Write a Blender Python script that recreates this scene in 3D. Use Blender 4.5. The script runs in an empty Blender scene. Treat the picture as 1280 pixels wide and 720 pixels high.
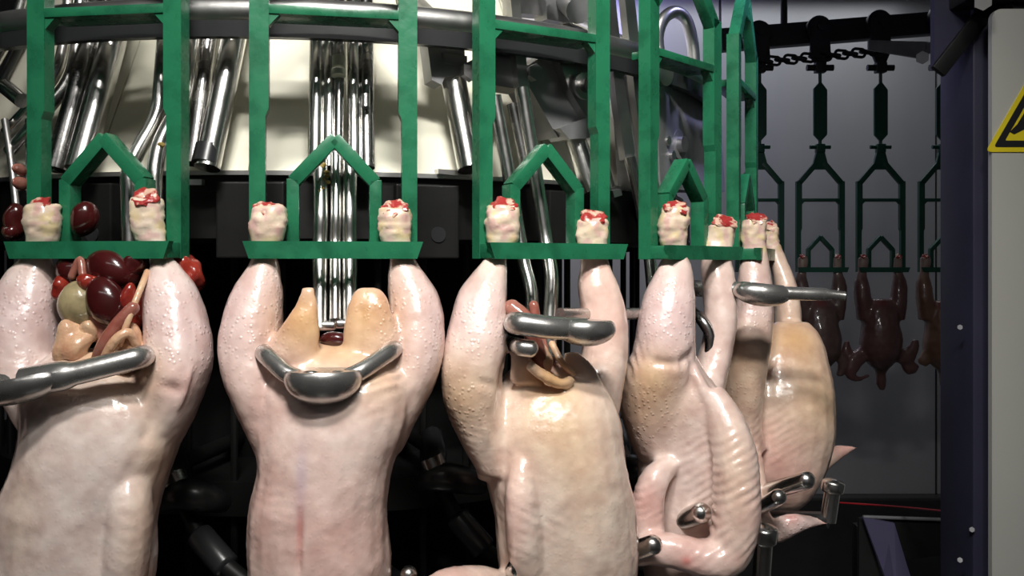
import bpy, bmesh, math, random
import numpy as np
from mathutils import Vector, Matrix, noise
random.seed(7)
S = bpy.context.scene
COL = S.collection
pi = math.pi

# ------------------------------------------------------------------ camera
F = 1150.0          # focal length in pixels of a 1280 wide frame
EYE = 1.5           # camera height
HOR = 330.0         # row of the horizon
cam_d = bpy.data.cameras.new('camera')
cam_d.sensor_width = 36.0
cam_d.lens = 36.0 * F / 1280.0
cam_d.shift_y = -(360.0 - HOR) / 1280.0
cam_d.clip_start = 0.02
cam = bpy.data.objects.new('camera', cam_d)
cam.location = (0, 0, EYE)
cam.rotation_euler = (pi / 2, 0, 0)
COL.objects.link(cam)
S.camera = cam

# ------------------------------------------------------------------ world, lamps, exposure
w = bpy.data.worlds.new('world'); S.world = w; w.use_nodes = True
w.node_tree.nodes['Background'].inputs[0].default_value = (0.62, 0.68, 0.80, 1)
w.node_tree.nodes['Background'].inputs[1].default_value = 0.25

def lamp(name, loc, target, size, power, color=(1, 1, 1), spread=180):
    d = bpy.data.lights.new(name, 'AREA'); d.shape = 'RECTANGLE'
    d.size, d.size_y = size; d.energy = power; d.color = color; d.spread = math.radians(spread)
    o = bpy.data.objects.new(name, d); COL.objects.link(o); o.location = loc
    o.rotation_euler = (Vector(target) - Vector(loc)).to_track_quat('-Z', 'Y').to_euler()
    return o
lamp('ceiling_lamp_key', (-0.12, 0.02, 2.72), (-0.1, 0.95, 1.42), (0.28, 0.12), 8.6, (1.0, 0.97, 0.93), 100)
lamp('ceiling_lamp_wall', (1.0, 3.62, 2.7), (1.0, 3.8, 1.2), (1.6, 0.12), 6.5, (0.92, 0.95, 1.0), 150)
lamp('ceiling_lamp_drum', (0.15, -0.35, 2.72), (0.05, 1.15, 1.72), (0.4, 0.10), 4.2, (1.0, 0.98, 0.93), 52)  # unseen narrow-beam lamp added to brighten the drum machinery
lamp('ceiling_lamp_aisle', (-0.2, -0.85, 2.8), (-0.2, -0.85, 0), (2.4, 0.2), 9, (1.0, 0.98, 0.95), 180)  # unseen lamp added behind the camera for frontal fill and steel reflections
lamp('ceiling_lamp_blue', (0.95, 1.15, 2.72), (0.33, 1.45, 2.0), (0.25, 0.25), 2.0, (0.55, 0.55, 1.0), 26)
lamp('ceiling_lamp_wall_blue', (0.35, 3.3, 2.72), (0.3, 4.0, 2.35), (0.4, 0.2), 2.5, (0.45, 0.42, 1.0), 120)

vs = S.view_settings
vs.view_transform = 'Standard'; vs.look = 'None'; vs.exposure = -0.34; vs.gamma = 1.0
vs.use_curve_mapping = False

# ------------------------------------------------------------------ carousel geometry
AX, AY = -0.311, 1.637       # carousel axis
R = 0.711                    # radius of the shackle track
T0, DT = -0.140, 0.324       # angle of the first shackle, pitch
ZB = EYE + 0.0137            # height of the shackle foot bar

def at(px, py, Y):
    return Vector(((px - 640) * Y / F, Y, EYE + (HOR - py) * Y / F))
def cyl(px, py, r):
    """point of the sight line on the near side of a cylinder of radius r about the carousel axis"""
    k = (px - 640) / F
    a = k * k + 1; b = -2 * (k * AX + AY); c = AX * AX + AY * AY - r * r
    disc = max(0.0, b * b - 4 * a * c)
    Y = (-b - math.sqrt(disc)) / (2 * a)
    return at(px, py, Y)
def nrm(t): return Vector((math.sin(t), -math.cos(t), 0))
def tan(t): return Vector((math.cos(t), math.sin(t), 0))
def ring(t, r, z): return Vector((AX, AY, z)) + nrm(t) * r
def plane(px, py, t, d):
    """point of the sight line on the vertical plane of shackle t, moved outwards by d"""
    n = nrm(t); p0 = ring(t, R + d, 0)
    k = (px - 640) / F
    Y = (p0.x * n.x + p0.y * n.y) / (k * n.x + n.y)
    return at(px, py, Y)

# ------------------------------------------------------------------ materials
def mat(name, col, rough=0.5, metal=0.0, bump=0.0, bscale=40, var=0.0, vscale=8, coat=0.0, col2=None, thr=None, rvar=0.0, stretch=None, spec=None):
    m = bpy.data.materials.new(name); m.use_nodes = True
    nt = m.node_tree; N = nt.nodes; L = nt.links
    b = N['Principled BSDF']
    b.inputs['Base Color'].default_value = (*col, 1); b.inputs['Roughness'].default_value = rough
    b.inputs['Metallic'].default_value = metal; b.inputs['Coat Weight'].default_value = coat
    if spec is not None: b.inputs['Specular IOR Level'].default_value = spec
    tc = N.new('ShaderNodeTexCoord'); src = tc.outputs['Object']
    if stretch:
        mp = N.new('ShaderNodeMapping'); mp.inputs['Scale'].default_value = stretch
        L.new(src, mp.inputs['Vector']); src = mp.outputs['Vector']
    if var or col2:
        n = N.new('ShaderNodeTexNoise'); n.inputs['Scale'].default_value = vscale; n.inputs['Detail'].default_value = 5
        L.new(src, n.inputs['Vector'])
        r = N.new('ShaderNodeValToRGB')
        lo, hi = thr or (0.3, 0.7)
        r.color_ramp.elements[0].position = lo; r.color_ramp.elements[1].position = hi
        c2 = col2 or tuple(c * (1 - var) for c in col)
        r.color_ramp.elements[0].color = (*c2, 1); r.color_ramp.elements[1].color = (*col, 1)
        L.new(n.outputs['Fac'], r.inputs['Fac']); L.new(r.outputs['Color'], b.inputs['Base Color'])
    if rvar:
        n2 = N.new('ShaderNodeTexNoise'); n2.inputs['Scale'].default_value = vscale * 2; n2.inputs['Detail'].default_value = 6
        L.new(src, n2.inputs['Vector'])
        mr = N.new('ShaderNodeMapRange'); mr.inputs[3].default_value = max(0.02, rough - rvar); mr.inputs[4].default_value = rough + rvar
        L.new(n2.outputs['Fac'], mr.inputs[0]); L.new(mr.outputs[0], b.inputs['Roughness'])
    if bump:
        n = N.new('ShaderNodeTexNoise'); n.inputs['Scale'].default_value = bscale; n.inputs['Detail'].default_value = 3
        L.new(src, n.inputs['Vector'])
        bp = N.new('ShaderNodeBump'); bp.inputs['Strength'].default_value = bump; bp.inputs['Distance'].default_value = 0.004
        L.new(n.outputs['Fac'], bp.inputs['Height']); L.new(bp.outputs['Normal'], b.inputs['Normal'])
    return m

def skin_mat(name, rough=0.30, pimple=0.45, sss=0.08, scale=190):
    m = bpy.data.materials.new(name); m.use_nodes = True
    nt = m.node_tree; N = nt.nodes; L = nt.links
    b = N['Principled BSDF']
    at_ = N.new('ShaderNodeAttribute'); at_.attribute_name = 'Col'
    tc = N.new('ShaderNodeTexCoord')
    n = N.new('ShaderNodeTexNoise'); n.inputs['Scale'].default_value = 45; n.inputs['Detail'].default_value = 6
    L.new(tc.outputs['Object'], n.inputs['Vector'])
    r = N.new('ShaderNodeValToRGB')
    r.color_ramp.elements[0].position = 0.25; r.color_ramp.elements[0].color = (0.76, 0.63, 0.60, 1)
    r.color_ramp.elements[1].position = 0.72; r.color_ramp.elements[1].color = (1.1, 1.1, 1.08, 1)
    L.new(n.outputs['Fac'], r.inputs['Fac'])
    mx = N.new('ShaderNodeMix'); mx.data_type = 'RGBA'; mx.blend_type = 'MULTIPLY'; mx.inputs[0].default_value = 0.8
    L.new(at_.outputs['Color'], mx.inputs[6]); L.new(r.outputs['Color'], mx.inputs[7])
    L.new(mx.outputs[2], b.inputs['Base Color'])
    b.inputs['Roughness'].default_value = rough
    b.inputs['Subsurface Weight'].default_value = sss
    b.inputs['Subsurface Radius'].default_value = (1.0, 0.45, 0.3); b.inputs['Subsurface Scale'].default_value = 0.006
    b.inputs['Coat Weight'].default_value = 0.7; b.inputs['Coat Roughness'].default_value = 0.09
    # feather follicles: small domes
    v = N.new('ShaderNodeTexVoronoi'); v.inputs['Scale'].default_value = scale
    L.new(tc.outputs['Object'], v.inputs['Vector'])
    mr = N.new('ShaderNodeMapRange'); mr.inputs[1].default_value = 0.0; mr.inputs[2].default_value = 0.42
    mr.inputs[3].default_value = 1.0; mr.inputs[4].default_value = 0.0; mr.interpolation_type = 'SMOOTHSTEP'
    L.new(v.outputs['Distance'], mr.inputs[0])
    n2 = N.new('ShaderNodeTexNoise'); n2.inputs['Scale'].default_value = 22; L.new(tc.outputs['Object'], n2.inputs['Vector'])
    mr2 = N.new('ShaderNodeMapRange'); mr2.inputs[1].default_value = 0.28; mr2.inputs[2].default_value = 0.50
    L.new(n2.outputs['Fac'], mr2.inputs[0])
    mu0 = N.new('ShaderNodeMath'); mu0.operation = 'MULTIPLY'; L.new(mr2.outputs[0], mu0.inputs[0]); L.new(at_.outputs['Alpha'], mu0.inputs[1])
    mu = N.new('ShaderNodeMath'); mu.operation = 'MULTIPLY'; L.new(mr.outputs[0], mu.inputs[0]); L.new(mu0.outputs[0], mu.inputs[1])
    n3 = N.new('ShaderNodeTexNoise'); n3.inputs['Scale'].default_value = 95; n3.inputs['Detail'].default_value = 4
    L.new(tc.outputs['Object'], n3.inputs['Vector'])
    ad = N.new('ShaderNodeMath'); ad.operation = 'MULTIPLY_ADD'; ad.inputs[1].default_value = 0.6
    L.new(n3.outputs['Fac'], ad.inputs[0]); L.new(mu.outputs[0], ad.inputs[2])
    bp = N.new('ShaderNodeBump'); bp.inputs['Strength'].default_value = pimple; bp.inputs['Distance'].default_value = 0.0016
    L.new(ad.outputs[0], bp.inputs['Height']); L.new(bp.outputs['Normal'], b.inputs['Normal'])
    return m

M = dict(
    green=mat('green_paint', (0.015, 0.140, 0.066), 0.28, bump=0.12, bscale=60, var=0.45, vscale=30, thr=(0.25, 0.55), rvar=0.1),
    green_far=mat('dark_green_paint', (0.010, 0.085, 0.055), 0.45, var=0.4),  # darker copy of the green, shade on the far shackles put in
    chrome=mat('polished_steel', (0.80, 0.79, 0.76), 0.24, 1.0, bump=0.10, bscale=55, var=0.25, vscale=20, rvar=0.07),
    chrome_dark=mat('dull_steel', (0.42, 0.41, 0.40), 0.26, 1.0, bump=0.12, bscale=50, var=0.4, vscale=25, rvar=0.08),
    steel=mat('brushed_steel', (0.62, 0.61, 0.60), 0.38, 1.0, bump=0.05, bscale=90, var=0.2, vscale=12, rvar=0.08),
    gun=mat('cast_grey_metal', (0.40, 0.40, 0.41), 0.42, 0.5, bump=0.08, bscale=70, var=0.3, vscale=20),
    cream=mat('cream_plastic', (0.74, 0.72, 0.59), 0.45, bump=0.06, bscale=20, col2=(0.52, 0.47, 0.36), thr=(0.22, 0.42), vscale=9),
    clamp=mat('clamp_steel', (0.60, 0.59, 0.57), 0.27, 0.9, bump=0.15, bscale=45, var=0.25, vscale=25, rvar=0.06),
    black=mat('black_machine_steel', (0.008, 0.008, 0.008), 0.45, 0.0, bump=0.1, bscale=40, rvar=0.1, spec=0.25),
    black_pl=mat('black_plastic', (0.020, 0.021, 0.022), 0.3, bump=0.05, bscale=40, spec=0.4),
    dark=mat('dark_interior', (0.006, 0.006, 0.006), 0.7, spec=0.15),
    navy=mat('navy_painted_steel', (0.040, 0.040, 0.072), 0.42, var=0.3, vscale=6, spec=0.35),
    violet=mat('violet_grey_steel', (0.10, 0.09, 0.17), 0.4, var=0.3, vscale=6),  # purple light on the chute face put into the base colour
    panel=mat('light_grey_enamel', (0.50, 0.50, 0.46), 0.42, var=0.08, vscale=3),
    wall=mat('stainless_wall', (0.50, 0.50, 0.51), 0.34, 0.35, var=0.15, vscale=2.5, bump=0.03, bscale=4, stretch=(1, 1, 0.35)),
    wall_plain=mat('wall_paint', (0.42, 0.43, 0.45), 0.6, var=0.1, vscale=2),
    ceil=mat('ceiling_paint', (0.55, 0.56, 0.58), 0.7, var=0.08, vscale=2),
    floor=mat('wet_concrete', (0.13, 0.13, 0.125), 0.3, var=0.4, vscale=4, bump=0.1, bscale=8, rvar=0.15),
    kerb=mat('dark_kerb', (0.03, 0.03, 0.03), 0.4, var=0.3),
    yellow=mat('sign_yellow', (0.82, 0.66, 0.02), 0.4, var=0.06),
    ink=mat('sign_black', (0.012, 0.012, 0.014), 0.45, var=0.1),
    rail=mat('dark_rail_steel', (0.045, 0.045, 0.055), 0.5, 0.3, var=0.3, vscale=12),
    skin=skin_mat('wet_chicken_skin'),
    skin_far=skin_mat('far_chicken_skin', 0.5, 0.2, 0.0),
    cut=mat('cut_joint', (0.32, 0.03, 0.028), 0.3, bump=0.5, bscale=120, col2=(0.62, 0.40, 0.30), thr=(0.43, 0.50), vscale=90, coat=0.4),
    liver=mat('liver', (0.060, 0.008, 0.008), 0.2, bump=0.15, bscale=40, var=0.5, vscale=30, coat=0.5),
    gizzard=mat('gizzard', (0.38, 0.31, 0.17), 0.25, bump=0.3, bscale=60, col2=(0.16, 0.13, 0.07), thr=(0.35, 0.6), vscale=35, coat=0.4),
    fat=mat('fat', (0.66, 0.46, 0.29), 0.3, bump=0.5, bscale=90, col2=(0.54, 0.27, 0.16), vscale=60, coat=0.3),
    gut=mat('intestine', (0.36, 0.16, 0.12), 0.22, bump=0.3, bscale=70, col2=(0.22, 0.05, 0.035), vscale=50, coat=0.5),
    red=mat('red_tissue', (0.30, 0.035, 0.020), 0.2, bump=0.5, bscale=90, col2=(0.16, 0.012, 0.010), vscale=70, coat=0.5),
    redcord=mat('red_cord', (0.45, 0.012, 0.02), 0.5, var=0.1),
    straw=mat('feed_residue', (0.42, 0.30, 0.08), 0.6, bump=0.4, bscale=200, var=0.4, vscale=120),
)

# ------------------------------------------------------------------ helpers
def thing(name, label, cat, loc=(0, 0, 0), rotz=0.0, group=None):
    o = bpy.data.objects.new(name, None); COL.objects.link(o)
    o.empty_display_size = 0.05
    o.location = loc; o.rotation_euler = (0, 0, rotz)
    o['label'] = label; o['category'] = cat
    if group: o['group'] = group
    return o
def tag(o, label, cat, group=None):
    o['label'] = label; o['category'] = cat
    if group: o['group'] = group
    return o
def obj(name, verts, faces, m, parent=None, smooth=True, sharp=40, local=False):
    """links ONE mesh; vertices are in world space unless local, and stored relative to the parent"""
    if parent is not None and not local:
        off = Vector(parent.location)
        p = parent.parent
        verts = [Vector(v) - off for v in verts]
    me = bpy.data.meshes.new(name)
    me.from_pydata([tuple(v) for v in verts], [], faces)
    bm = bmesh.new(); bm.from_mesh(me)
    bmesh.ops.recalc_face_normals(bm, faces=bm.faces)
    for f in bm.faces: f.smooth = smooth
    if smooth:
        for e in bm.edges:
            if len(e.link_faces) == 2 and e.calc_face_angle(0) > math.radians(sharp): e.smooth = False
    bm.to_mesh(me); bm.free()
    me.materials.append(m)
    o = bpy.data.objects.new(name, me); COL.objects.link(o)
    if parent is not None:
        o.parent = parent
    return o
def sub(name, verts, faces, m, part, **k):
    """a sub-part: child of a part whose own origin is at its thing's origin"""
    off = Vector(part.parent.location) if part.parent else Vector((0, 0, 0))
    o = obj(name, [Vector(v) - off for v in verts], faces, m, None, **k)
    o.parent = part
    return o
def join(*gs):
    V, Fc = [], []
    for v, f in gs:
        k = len(V); V += list(v); Fc += [tuple(i + k for i in q) for q in f]
    return V, Fc
def boxg(c, s, rot=None, bev=0.0):
    bm = bmesh.new(); bmesh.ops.create_cube(bm, size=1)
    bmesh.ops.scale(bm, vec=s, verts=bm.verts)
    if bev: bmesh.ops.bevel(bm, geom=bm.edges[:], offset=bev, segments=2, affect='EDGES', profile=0.6)
    bm.verts.ensure_lookup_table()
    Mx = Matrix.Translation(Vector(c)) @ (rot.to_4x4() if rot is not None else Matrix.Identity(4))
    v = [Mx @ x.co for x in bm.verts]; f = [tuple(q.index for q in fc.verts) for fc in bm.faces]
    bm.free(); return v, f
def barg(a, b, wx, wy, up=Vector((0, 0, 1)), bev=0.0):
    """rectangular bar from a to b; wx is its width across, wy its depth along the reference direction"""
    a, b = Vector(a), Vector(b); d = b - a; L = d.length; d.normalize()
    y = (up - d * up.dot(d)).normalized(); x = y.cross(d)
    return boxg((a + b) / 2, (wx, wy, L), Matrix((x, y, d)).transposed(), bev)
def spline(pts, n=8):
    P = [Vector(p) for p in pts]
    if len(P) < 3: return P
    Q = [P[0] * 2 - P[1]] + P + [P[-1] * 2 - P[-2]]
    out = []
    for i in range(1, len(Q) - 2):
        for k in range(n):
            u = k / n
            out.append(0.5 * ((2 * Q[i]) + (Q[i + 1] - Q[i - 1]) * u + (2 * Q[i - 1] - 5 * Q[i] + 4 * Q[i + 1] - Q[i + 2]) * u * u + (3 * Q[i] - Q[i - 1] - 3 * Q[i + 1] + Q[i + 2]) * u ** 3))
    out.append(P[-1]); return out
def fillet(pts, r=0.012, n=5):
    P = [Vector(p) for p in pts]; out = [P[0]]
    for i in range(1, len(P) - 1):
        a, b, c = P[i - 1], P[i], P[i + 1]
        u = (a - b); v = (c - b); k = min(r, u.length * .45, v.length * .45)
        p, q = b + u.normalized() * k, b + v.normalized() * k
        for j in range(n + 1):
            s = j / n; out.append(p * (1 - s) ** 2 + b * 2 * s * (1 - s) + q * s * s)
    out.append(P[-1]); return out
def tubeg(pts, rad, n=14, dome=0.0):
    """round tube; rad a number or one per point; dome rounds both ends"""
    P = [Vector(p) for p in pts]; k = len(P)
    Rr = list(rad) if hasattr(rad, '__len__') else [rad] * k
    if dome:
        d0 = (P[0] - P[1]).normalized(); d1 = (P[-1] - P[-2]).normalized(); r0, r1 = Rr[0], Rr[-1]
        A = [math.radians(x) for x in (80, 60, 35, 15)]
        P = [P[0] + d0 * r0 * math.sin(x) * dome for x in A] + P + [P[-1] + d1 * r1 * math.sin(x) * dome for x in reversed(A)]
        Rr = [r0 * math.cos(x) for x in A] + Rr + [r1 * math.cos(x) for x in reversed(A)]
        k = len(P)
    V, Fc = [], []
    ref = None
    for i in range(k):
        a, b = P[max(0, i - 1)], P[min(k - 1, i + 1)]
        d = (b - a)
        if d.length < 1e-9: d = P[-1] - P[0]
        d.normalize()
        if ref is None:
            ref = Vector((0, 0, 1)) if abs(d.z) < .9 else Vector((0, 1, 0))
        x = (ref - d * ref.dot(d)).normalized(); y = d.cross(x); ref = x
        for j in range(n):
            q = 2 * pi * j / n
            V.append(P[i] + (x * math.cos(q) + y * math.sin(q)) * Rr[i])
    for i in range(k - 1):
        for j in range(n):
            Fc.append((i * n + j, i * n + (j + 1) % n, (i + 1) * n + (j + 1) % n, (i + 1) * n + j))
    Fc.append(tuple(range(n))); Fc.append(tuple((k - 1) * n + j for j in range(n)))
    return V, Fc
def prism(poly, ext):
    P = [Vector(p) for p in poly]; e = Vector(ext); n = len(P)
    V = P + [p + e for p in P]
    return V, [tuple(range(n)), tuple(range(2 * n - 1, n - 1, -1))] + [(i, (i + 1) % n, n + (i + 1) % n, n + i) for i in range(n)]
def revolve(prof, n=96, a0=0.0, a1=2 * pi, c=(AX, AY)):
    """closed profile of (r, z) swept about a vertical axis through c; angle t as in nrm()"""
    full = abs(a1 - a0 - 2 * pi) < 1e-6
    k = len(prof); m = n if full else n + 1
    V = []
    for i in range(m):
        t = a0 + (a1 - a0) * i / n
        for r, z in prof: V.append(Vector((c[0], c[1], z)) + nrm(t) * r)
    Fc = []
    for i in range(n):
        i2 = (i + 1) % m
        for j in range(k):
            Fc.append((i * k + j, i * k + (j + 1) % k, i2 * k + (j + 1) % k, i2 * k + j))
    if not full: Fc.append(tuple(range(k))); Fc.append(tuple(n * k + j for j in range(k)))
    return V, Fc
def torus_g(c, axis, r, rr, n=20, m=8, sx=1.0):
    axis = Vector(axis).normalized(); x = axis.orthogonal().normalized(); y = axis.cross(x)
    pts = [Vector(c) + x * math.cos(2 * pi * i / n) * r * sx + y * math.sin(2 * pi * i / n) * r for i in range(n)]
    V, Fc = [], []
    for i, p in enumerate(pts):
        o = (p - Vector(c)).normalized()
        for j in range(m):
            q = 2 * pi * j / m
            V.append(p + o * rr * math.cos(q) + axis * rr * math.sin(q))
    for i in range(n):
        for j in range(m):
            Fc.append((i * m + j, i * m + (j + 1) % m, ((i + 1) % n) * m + (j + 1) % m, ((i + 1) % n) * m + j))
    return V, Fc
def blobg(c, rad, rot=None, amp=0.0, freq=40, seed=0, lev=3):
    bm = bmesh.new(); bmesh.ops.create_icosphere(bm, subdivisions=lev, radius=1)
    V = []
    for v in bm.verts:
        p = v.co.copy(); k = 1.0
        q = Vector((p.x * rad[0], p.y * rad[1], p.z * rad[2]))
        if amp: k += amp * noise.noise(q * freq + Vector((seed, seed * 2, 0)))
        q *= k
        V.append((rot @ q if rot is not None else q) + Vector(c))
    Fc = [tuple(x.index for x in f.verts) for f in bm.faces]; bm.free()
    return V, Fc

# ------------------------------------------------------------------ the room
def struct(name, g, m, parent=None):
    o = obj(name, g[0], g[1], m, parent, smooth=False)
    if parent is None: o['kind'] = 'structure'
    return o
X0, X1, Y0, Y1, ZC = -2.6, 2.4, -1.6, 4.0, 2.85
struct('floor', boxg(((X0 + X1) / 2, (Y0 + Y1) / 2, -0.05), (X1 - X0 + .2, Y1 - Y0 + .2, 0.1)), M['floor'])
struct('ceiling', boxg(((X0 + X1) / 2, (Y0 + Y1) / 2, ZC + 0.05), (X1 - X0 + .2, Y1 - Y0 + .2, 0.1)), M['ceil'])
wb = struct('wall_back', boxg(((X0 + X1) / 2, Y1 + 0.06, ZC / 2), (X1 - X0, 0.1, ZC)), M['kerb'])
for i, (a, b) in enumerate(((X0, -1.2), (-1.19, -0.1), (-0.09, 0.9), (0.91, 1.84), (1.85, X1))):
    o = obj('steel_sheet', *boxg(((a + b) / 2, Y1 + 0.005, (0.5 + ZC) / 2), (b - a, 0.012, ZC - 0.5), bev=0.002), M['wall'], None, smooth=False)
    o.parent = wb
struct('baseboard_back', boxg(((X0 + X1) / 2, Y1 - 0.03, 0.25), (X1 - X0, 0.08, 0.5), bev=0.01), M['kerb'])
struct('wall_left', boxg((X0 - 0.05, (Y0 + Y1) / 2, ZC / 2), (0.1, Y1 - Y0, ZC)), M['navy'])
struct('wall_right', boxg((X1 + 0.05, (Y0 + Y1) / 2, ZC / 2), (0.1, Y1 - Y0, ZC)), M['wall_plain'])
struct('wall_front', boxg(((X0 + X1) / 2, Y0 - 0.05, ZC / 2), (X1 - X0, 0.1, ZC)), M['wall_plain'])

# ------------------------------------------------------------------ carousel body
car = thing('carousel', 'large round machine drum with cream cone panels above a black skirt', 'machine', (AX, AY, 0))
zl = EYE + 0.104
NP = 20
for i in range(NP):
    a0 = T0 + DT / 2 + i * 2 * pi / NP + 0.004; a1 = a0 + 2 * pi / NP - 0.004
    g = revolve([(0.600, zl), (0.505, EYE + 0.31), (0.40, EYE + 0.55), (0.39, EYE + 0.55), (0.495, EYE + 0.31), (0.59, zl)], 6, a0, a1)
    obj('cone_panel', *g, M['cream'], car)
obj('panel_lip', *revolve([(0.606, zl - 0.004), (0.606, zl + 0.001), (0.585, zl + 0.003), (0.585, zl - 0.004)], 120), M['steel'], car)
obj('skirt', *revolve([(0.598, zl - 0.004), (0.598, zl - 0.075), (0.590, zl - 0.08), (0.57, zl - 0.08), (0.57, zl - 0.004)], 120), M['black'], car)
for i in range(8):
    t = T0 + DT * (i - 1.5) + 0.01
    a = ring(t, 0.607, zl - 0.055)
    rot = Matrix.Rotation(t, 3, 'Z')
    o = obj('skirt_plate', *boxg(a, (0.075, 0.016, 0.085), rot, 0.002), M['black'], car, smooth=False)
    sub('disc_mark', *tubeg([a + nrm(t) * .006 + tan(t) * .012 + Vector((0, 0, -.015)), a + nrm(t) * .0095 + tan(t) * .012 + Vector((0, 0, -.015))], 0.009, 20), M['black_pl'], o)
obj('core', *revolve([(0.40, 0.16), (0.40, EYE + 0.54), (0.02, EYE + 0.54), (0.02, 0.16)], 64), M['dark'], car)
obj('base_plinth', *revolve([(0.62, 0.0), (0.62, 0.14), (0.58, 0.16), (0.02, 0.16), (0.02, 0.0)], 64), M['steel'], car)
for i in range(26):
    t = T0 - 1.2 + i * 0.108
    obj('guide_rod', *tubeg([ring(t, 0.53, 0.15), ring(t, 0.53, zl - 0.01)], 0.0045, 8), M['black'], car)
obj('support_ring', *revolve([(0.545, EYE - 0.26), (0.545, EYE - 0.30), (0.40, EYE - 0.30), (0.40, EYE - 0.26)], 96), M['black'], car)

rail_z = EYE + 0.2655
gr = thing('guide_rail', 'polished steel round tube ring running behind the green shackles', 'rail', (AX, AY, rail_z))
pts = [(0.652 + 0.0145 * math.cos(q), rail_z + 0.005 + 0.0145 * math.sin(q)) for q in [2 * pi * k / 14 for k in range(14)]]
obj('ring_tube', *revolve(pts, 140), M['steel'], gr)
obj('wear_strip', *revolve([(0.661, rail_z - .004), (0.661, rail_z - .024), (0.650, rail_z - .024), (0.650, rail_z - .004)], 140), M['black_pl'], gr)
for i in range(10):
    t = T0 + DT * (i + 0.5)
    obj('rail_stay', *tubeg([ring(t, 0.44, rail_z + 0.12), ring(t, 0.652, rail_z + 0.012)], 0.007, 10), M['steel'], gr)

# ------------------------------------------------------------------ shackles
ZX = 0.2415           # crossbar above the foot bar
def make_shackle(name, label, t, m, group, hanger=True, root=None, far=False):
    o = root or thing(name, label, 'shackle', ring(t, R, ZB), t, group)
    k = dict(local=True)
    Yv = Vector((0, 1, 0))
    W = 0.075
    for s in (-1, 1):
        # lower, narrower bar; wider upper bar with the notch on the inner side
        wi = [(W + .0085, -.008), (W + .0085, ZX + .064), (W - .0105, ZX + .066), (W - .0105, .142), (W - .0072, .134), (W - .0072, -.008)]
        g = prism([(s * x, -.008, z) for x, z in wi], (0, .017, 0))
        obj('side_bar', *g, m, o, smooth=False, **k)
        obj('shoulder_bar', *barg((s * (W - 0.001), 0, ZX + 0.056), (s * 0.012, 0, ZX + 0.128), 0.018, 0.016, Yv, 0.002), m, o, **k)
        # the arm from the side bar forward to the foot rail
        obj('end_arm', *barg((s * (W + 0.002), 0.008, 0), (s * (W + 0.002), -0.032, 0), 0.012, 0.016, Vector((0, 0, 1)), 0.002), m, o, **k)
        lp = barg((s * 0.041, 0, -0.004), (s * 0.041, 0, 0.072), 0.0125, 0.020, Yv, 0.0015)
        obj('loop_leg', *lp, m, o, **k)
        obj('loop_slope', *barg((s * 0.041, 0, 0.069), (-s * 0.001, 0, 0.114), 0.0135, 0.020, Yv, 0.0015), m, o, **k)
        obj('loop_arm', *barg((s * 0.041, 0.006, 0), (s * 0.041, -0.032, 0), 0.010, 0.013, Vector((0, 0, 1)), 0.001), m, o, **k)
        # gusset in the corner under the cross plate
        obj('gusset', *prism([(s * (W - 0.009), -0.006, ZX - 0.002), (s * (W - 0.024), -0.006, ZX - 0.002), (s * (W - 0.009), -0.006, ZX - 0.018)], (0, 0.012, 0)), m, o, smooth=False, **k)
    zz = 0.0075
    rail = [(-0.088, -0.036, zz), (0.088, -0.036, zz), (0.086, -0.026, zz), (-0.086, -0.026, zz)]
    g = prism([(-0.087, -0.038, 0.0085), (0.087, -0.038, 0.0085), (0.081, -0.038, -0.0085), (-0.081, -0.038, -0.0085)], (0, 0.009, 0))
    obj('foot_rail', *g, m, o, smooth=False, **k)
    obj('cross_plate', *boxg((0, 0.012, ZX), (2 * W - 0.018, 0.040, 0.010), None, 0.002), m, o, **k)
    # head
    g = prism([(-0.030, -0.007, ZX + 0.105), (0.030, -0.007, ZX + 0.105), (0.014, -0.007, ZX + 0.165), (-0.014, -0.007, ZX + 0.165)], (0, 0.014, 0))
    obj('head_plate', *g, m, o, smooth=False, **k)
    if hanger:
        obj('clevis', *join(boxg((0, 0, ZX + 0.178), (0.030, 0.026, 0.03), None, 0.003), tubeg([(-0.036, 0, ZX + 0.183), (0.036, 0, ZX + 0.183)], 0.007, 10)), m, o, **k)
        g = prism([(-0.023, -0.006, ZX + 0.225), (0, -0.006, ZX + 0.20), (0.023, -0.006, ZX + 0.225), (0.023, -0.006, ZX + 0.38), (0, -0.006, ZX + 0.41), (-0.023, -0.005, ZX + 0.385)], (0, 0.010, 0))
        obj('hanger_bar', *g, m, o, smooth=False, **k)
        obj('hanger_rod', *tubeg([(0, 0, ZX + 0.19), (0, 0, ZX + 0.215)], 0.006, 8), m, o, **k)
        obj('hanger_rod', *tubeg([(0, 0, ZX + 0.40), (0, 0, ZX + 0.447)], 0.006, 8), m, o, **k)
    return o
def dup(root, loc, rotz, label):
    r = root.copy(); COL.objects.link(r); r.location = loc; r.rotation_euler = (0, 0, rotz); r['label'] = label
    for ch in list(root.children):
        c = ch.copy(); COL.objects.link(c); c.parent = r
        for g in ch.children:
            d = g.copy(); COL.objects.link(d); d.parent = c
    return r
GS = 'green shackles around the carousel'
sh_labels = {
    -1: 'green steel shackle cut off by the left edge of the picture',
    0: 'green steel shackle above the carcass with exposed liver, far left',
    1: 'green steel shackle seen square-on, with three steel rods behind its peaked loop',
    2: 'green steel shackle in front of the slanted grey lever block, third full one',
    3: 'green steel shackle turned side-on above the carcass with folded wing',
    4: 'green steel shackle seen edge-on, farthest round the carousel',
}
s0 = make_shackle('shackle', sh_labels[0], T0, M['green'], GS)
SH = {0: s0}
for k in (-1, 1, 2, 3, 4):
    t = T0 + DT * k
    SH[k] = dup(s0, ring(t, R, ZB), t, sh_labels[k])

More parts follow.
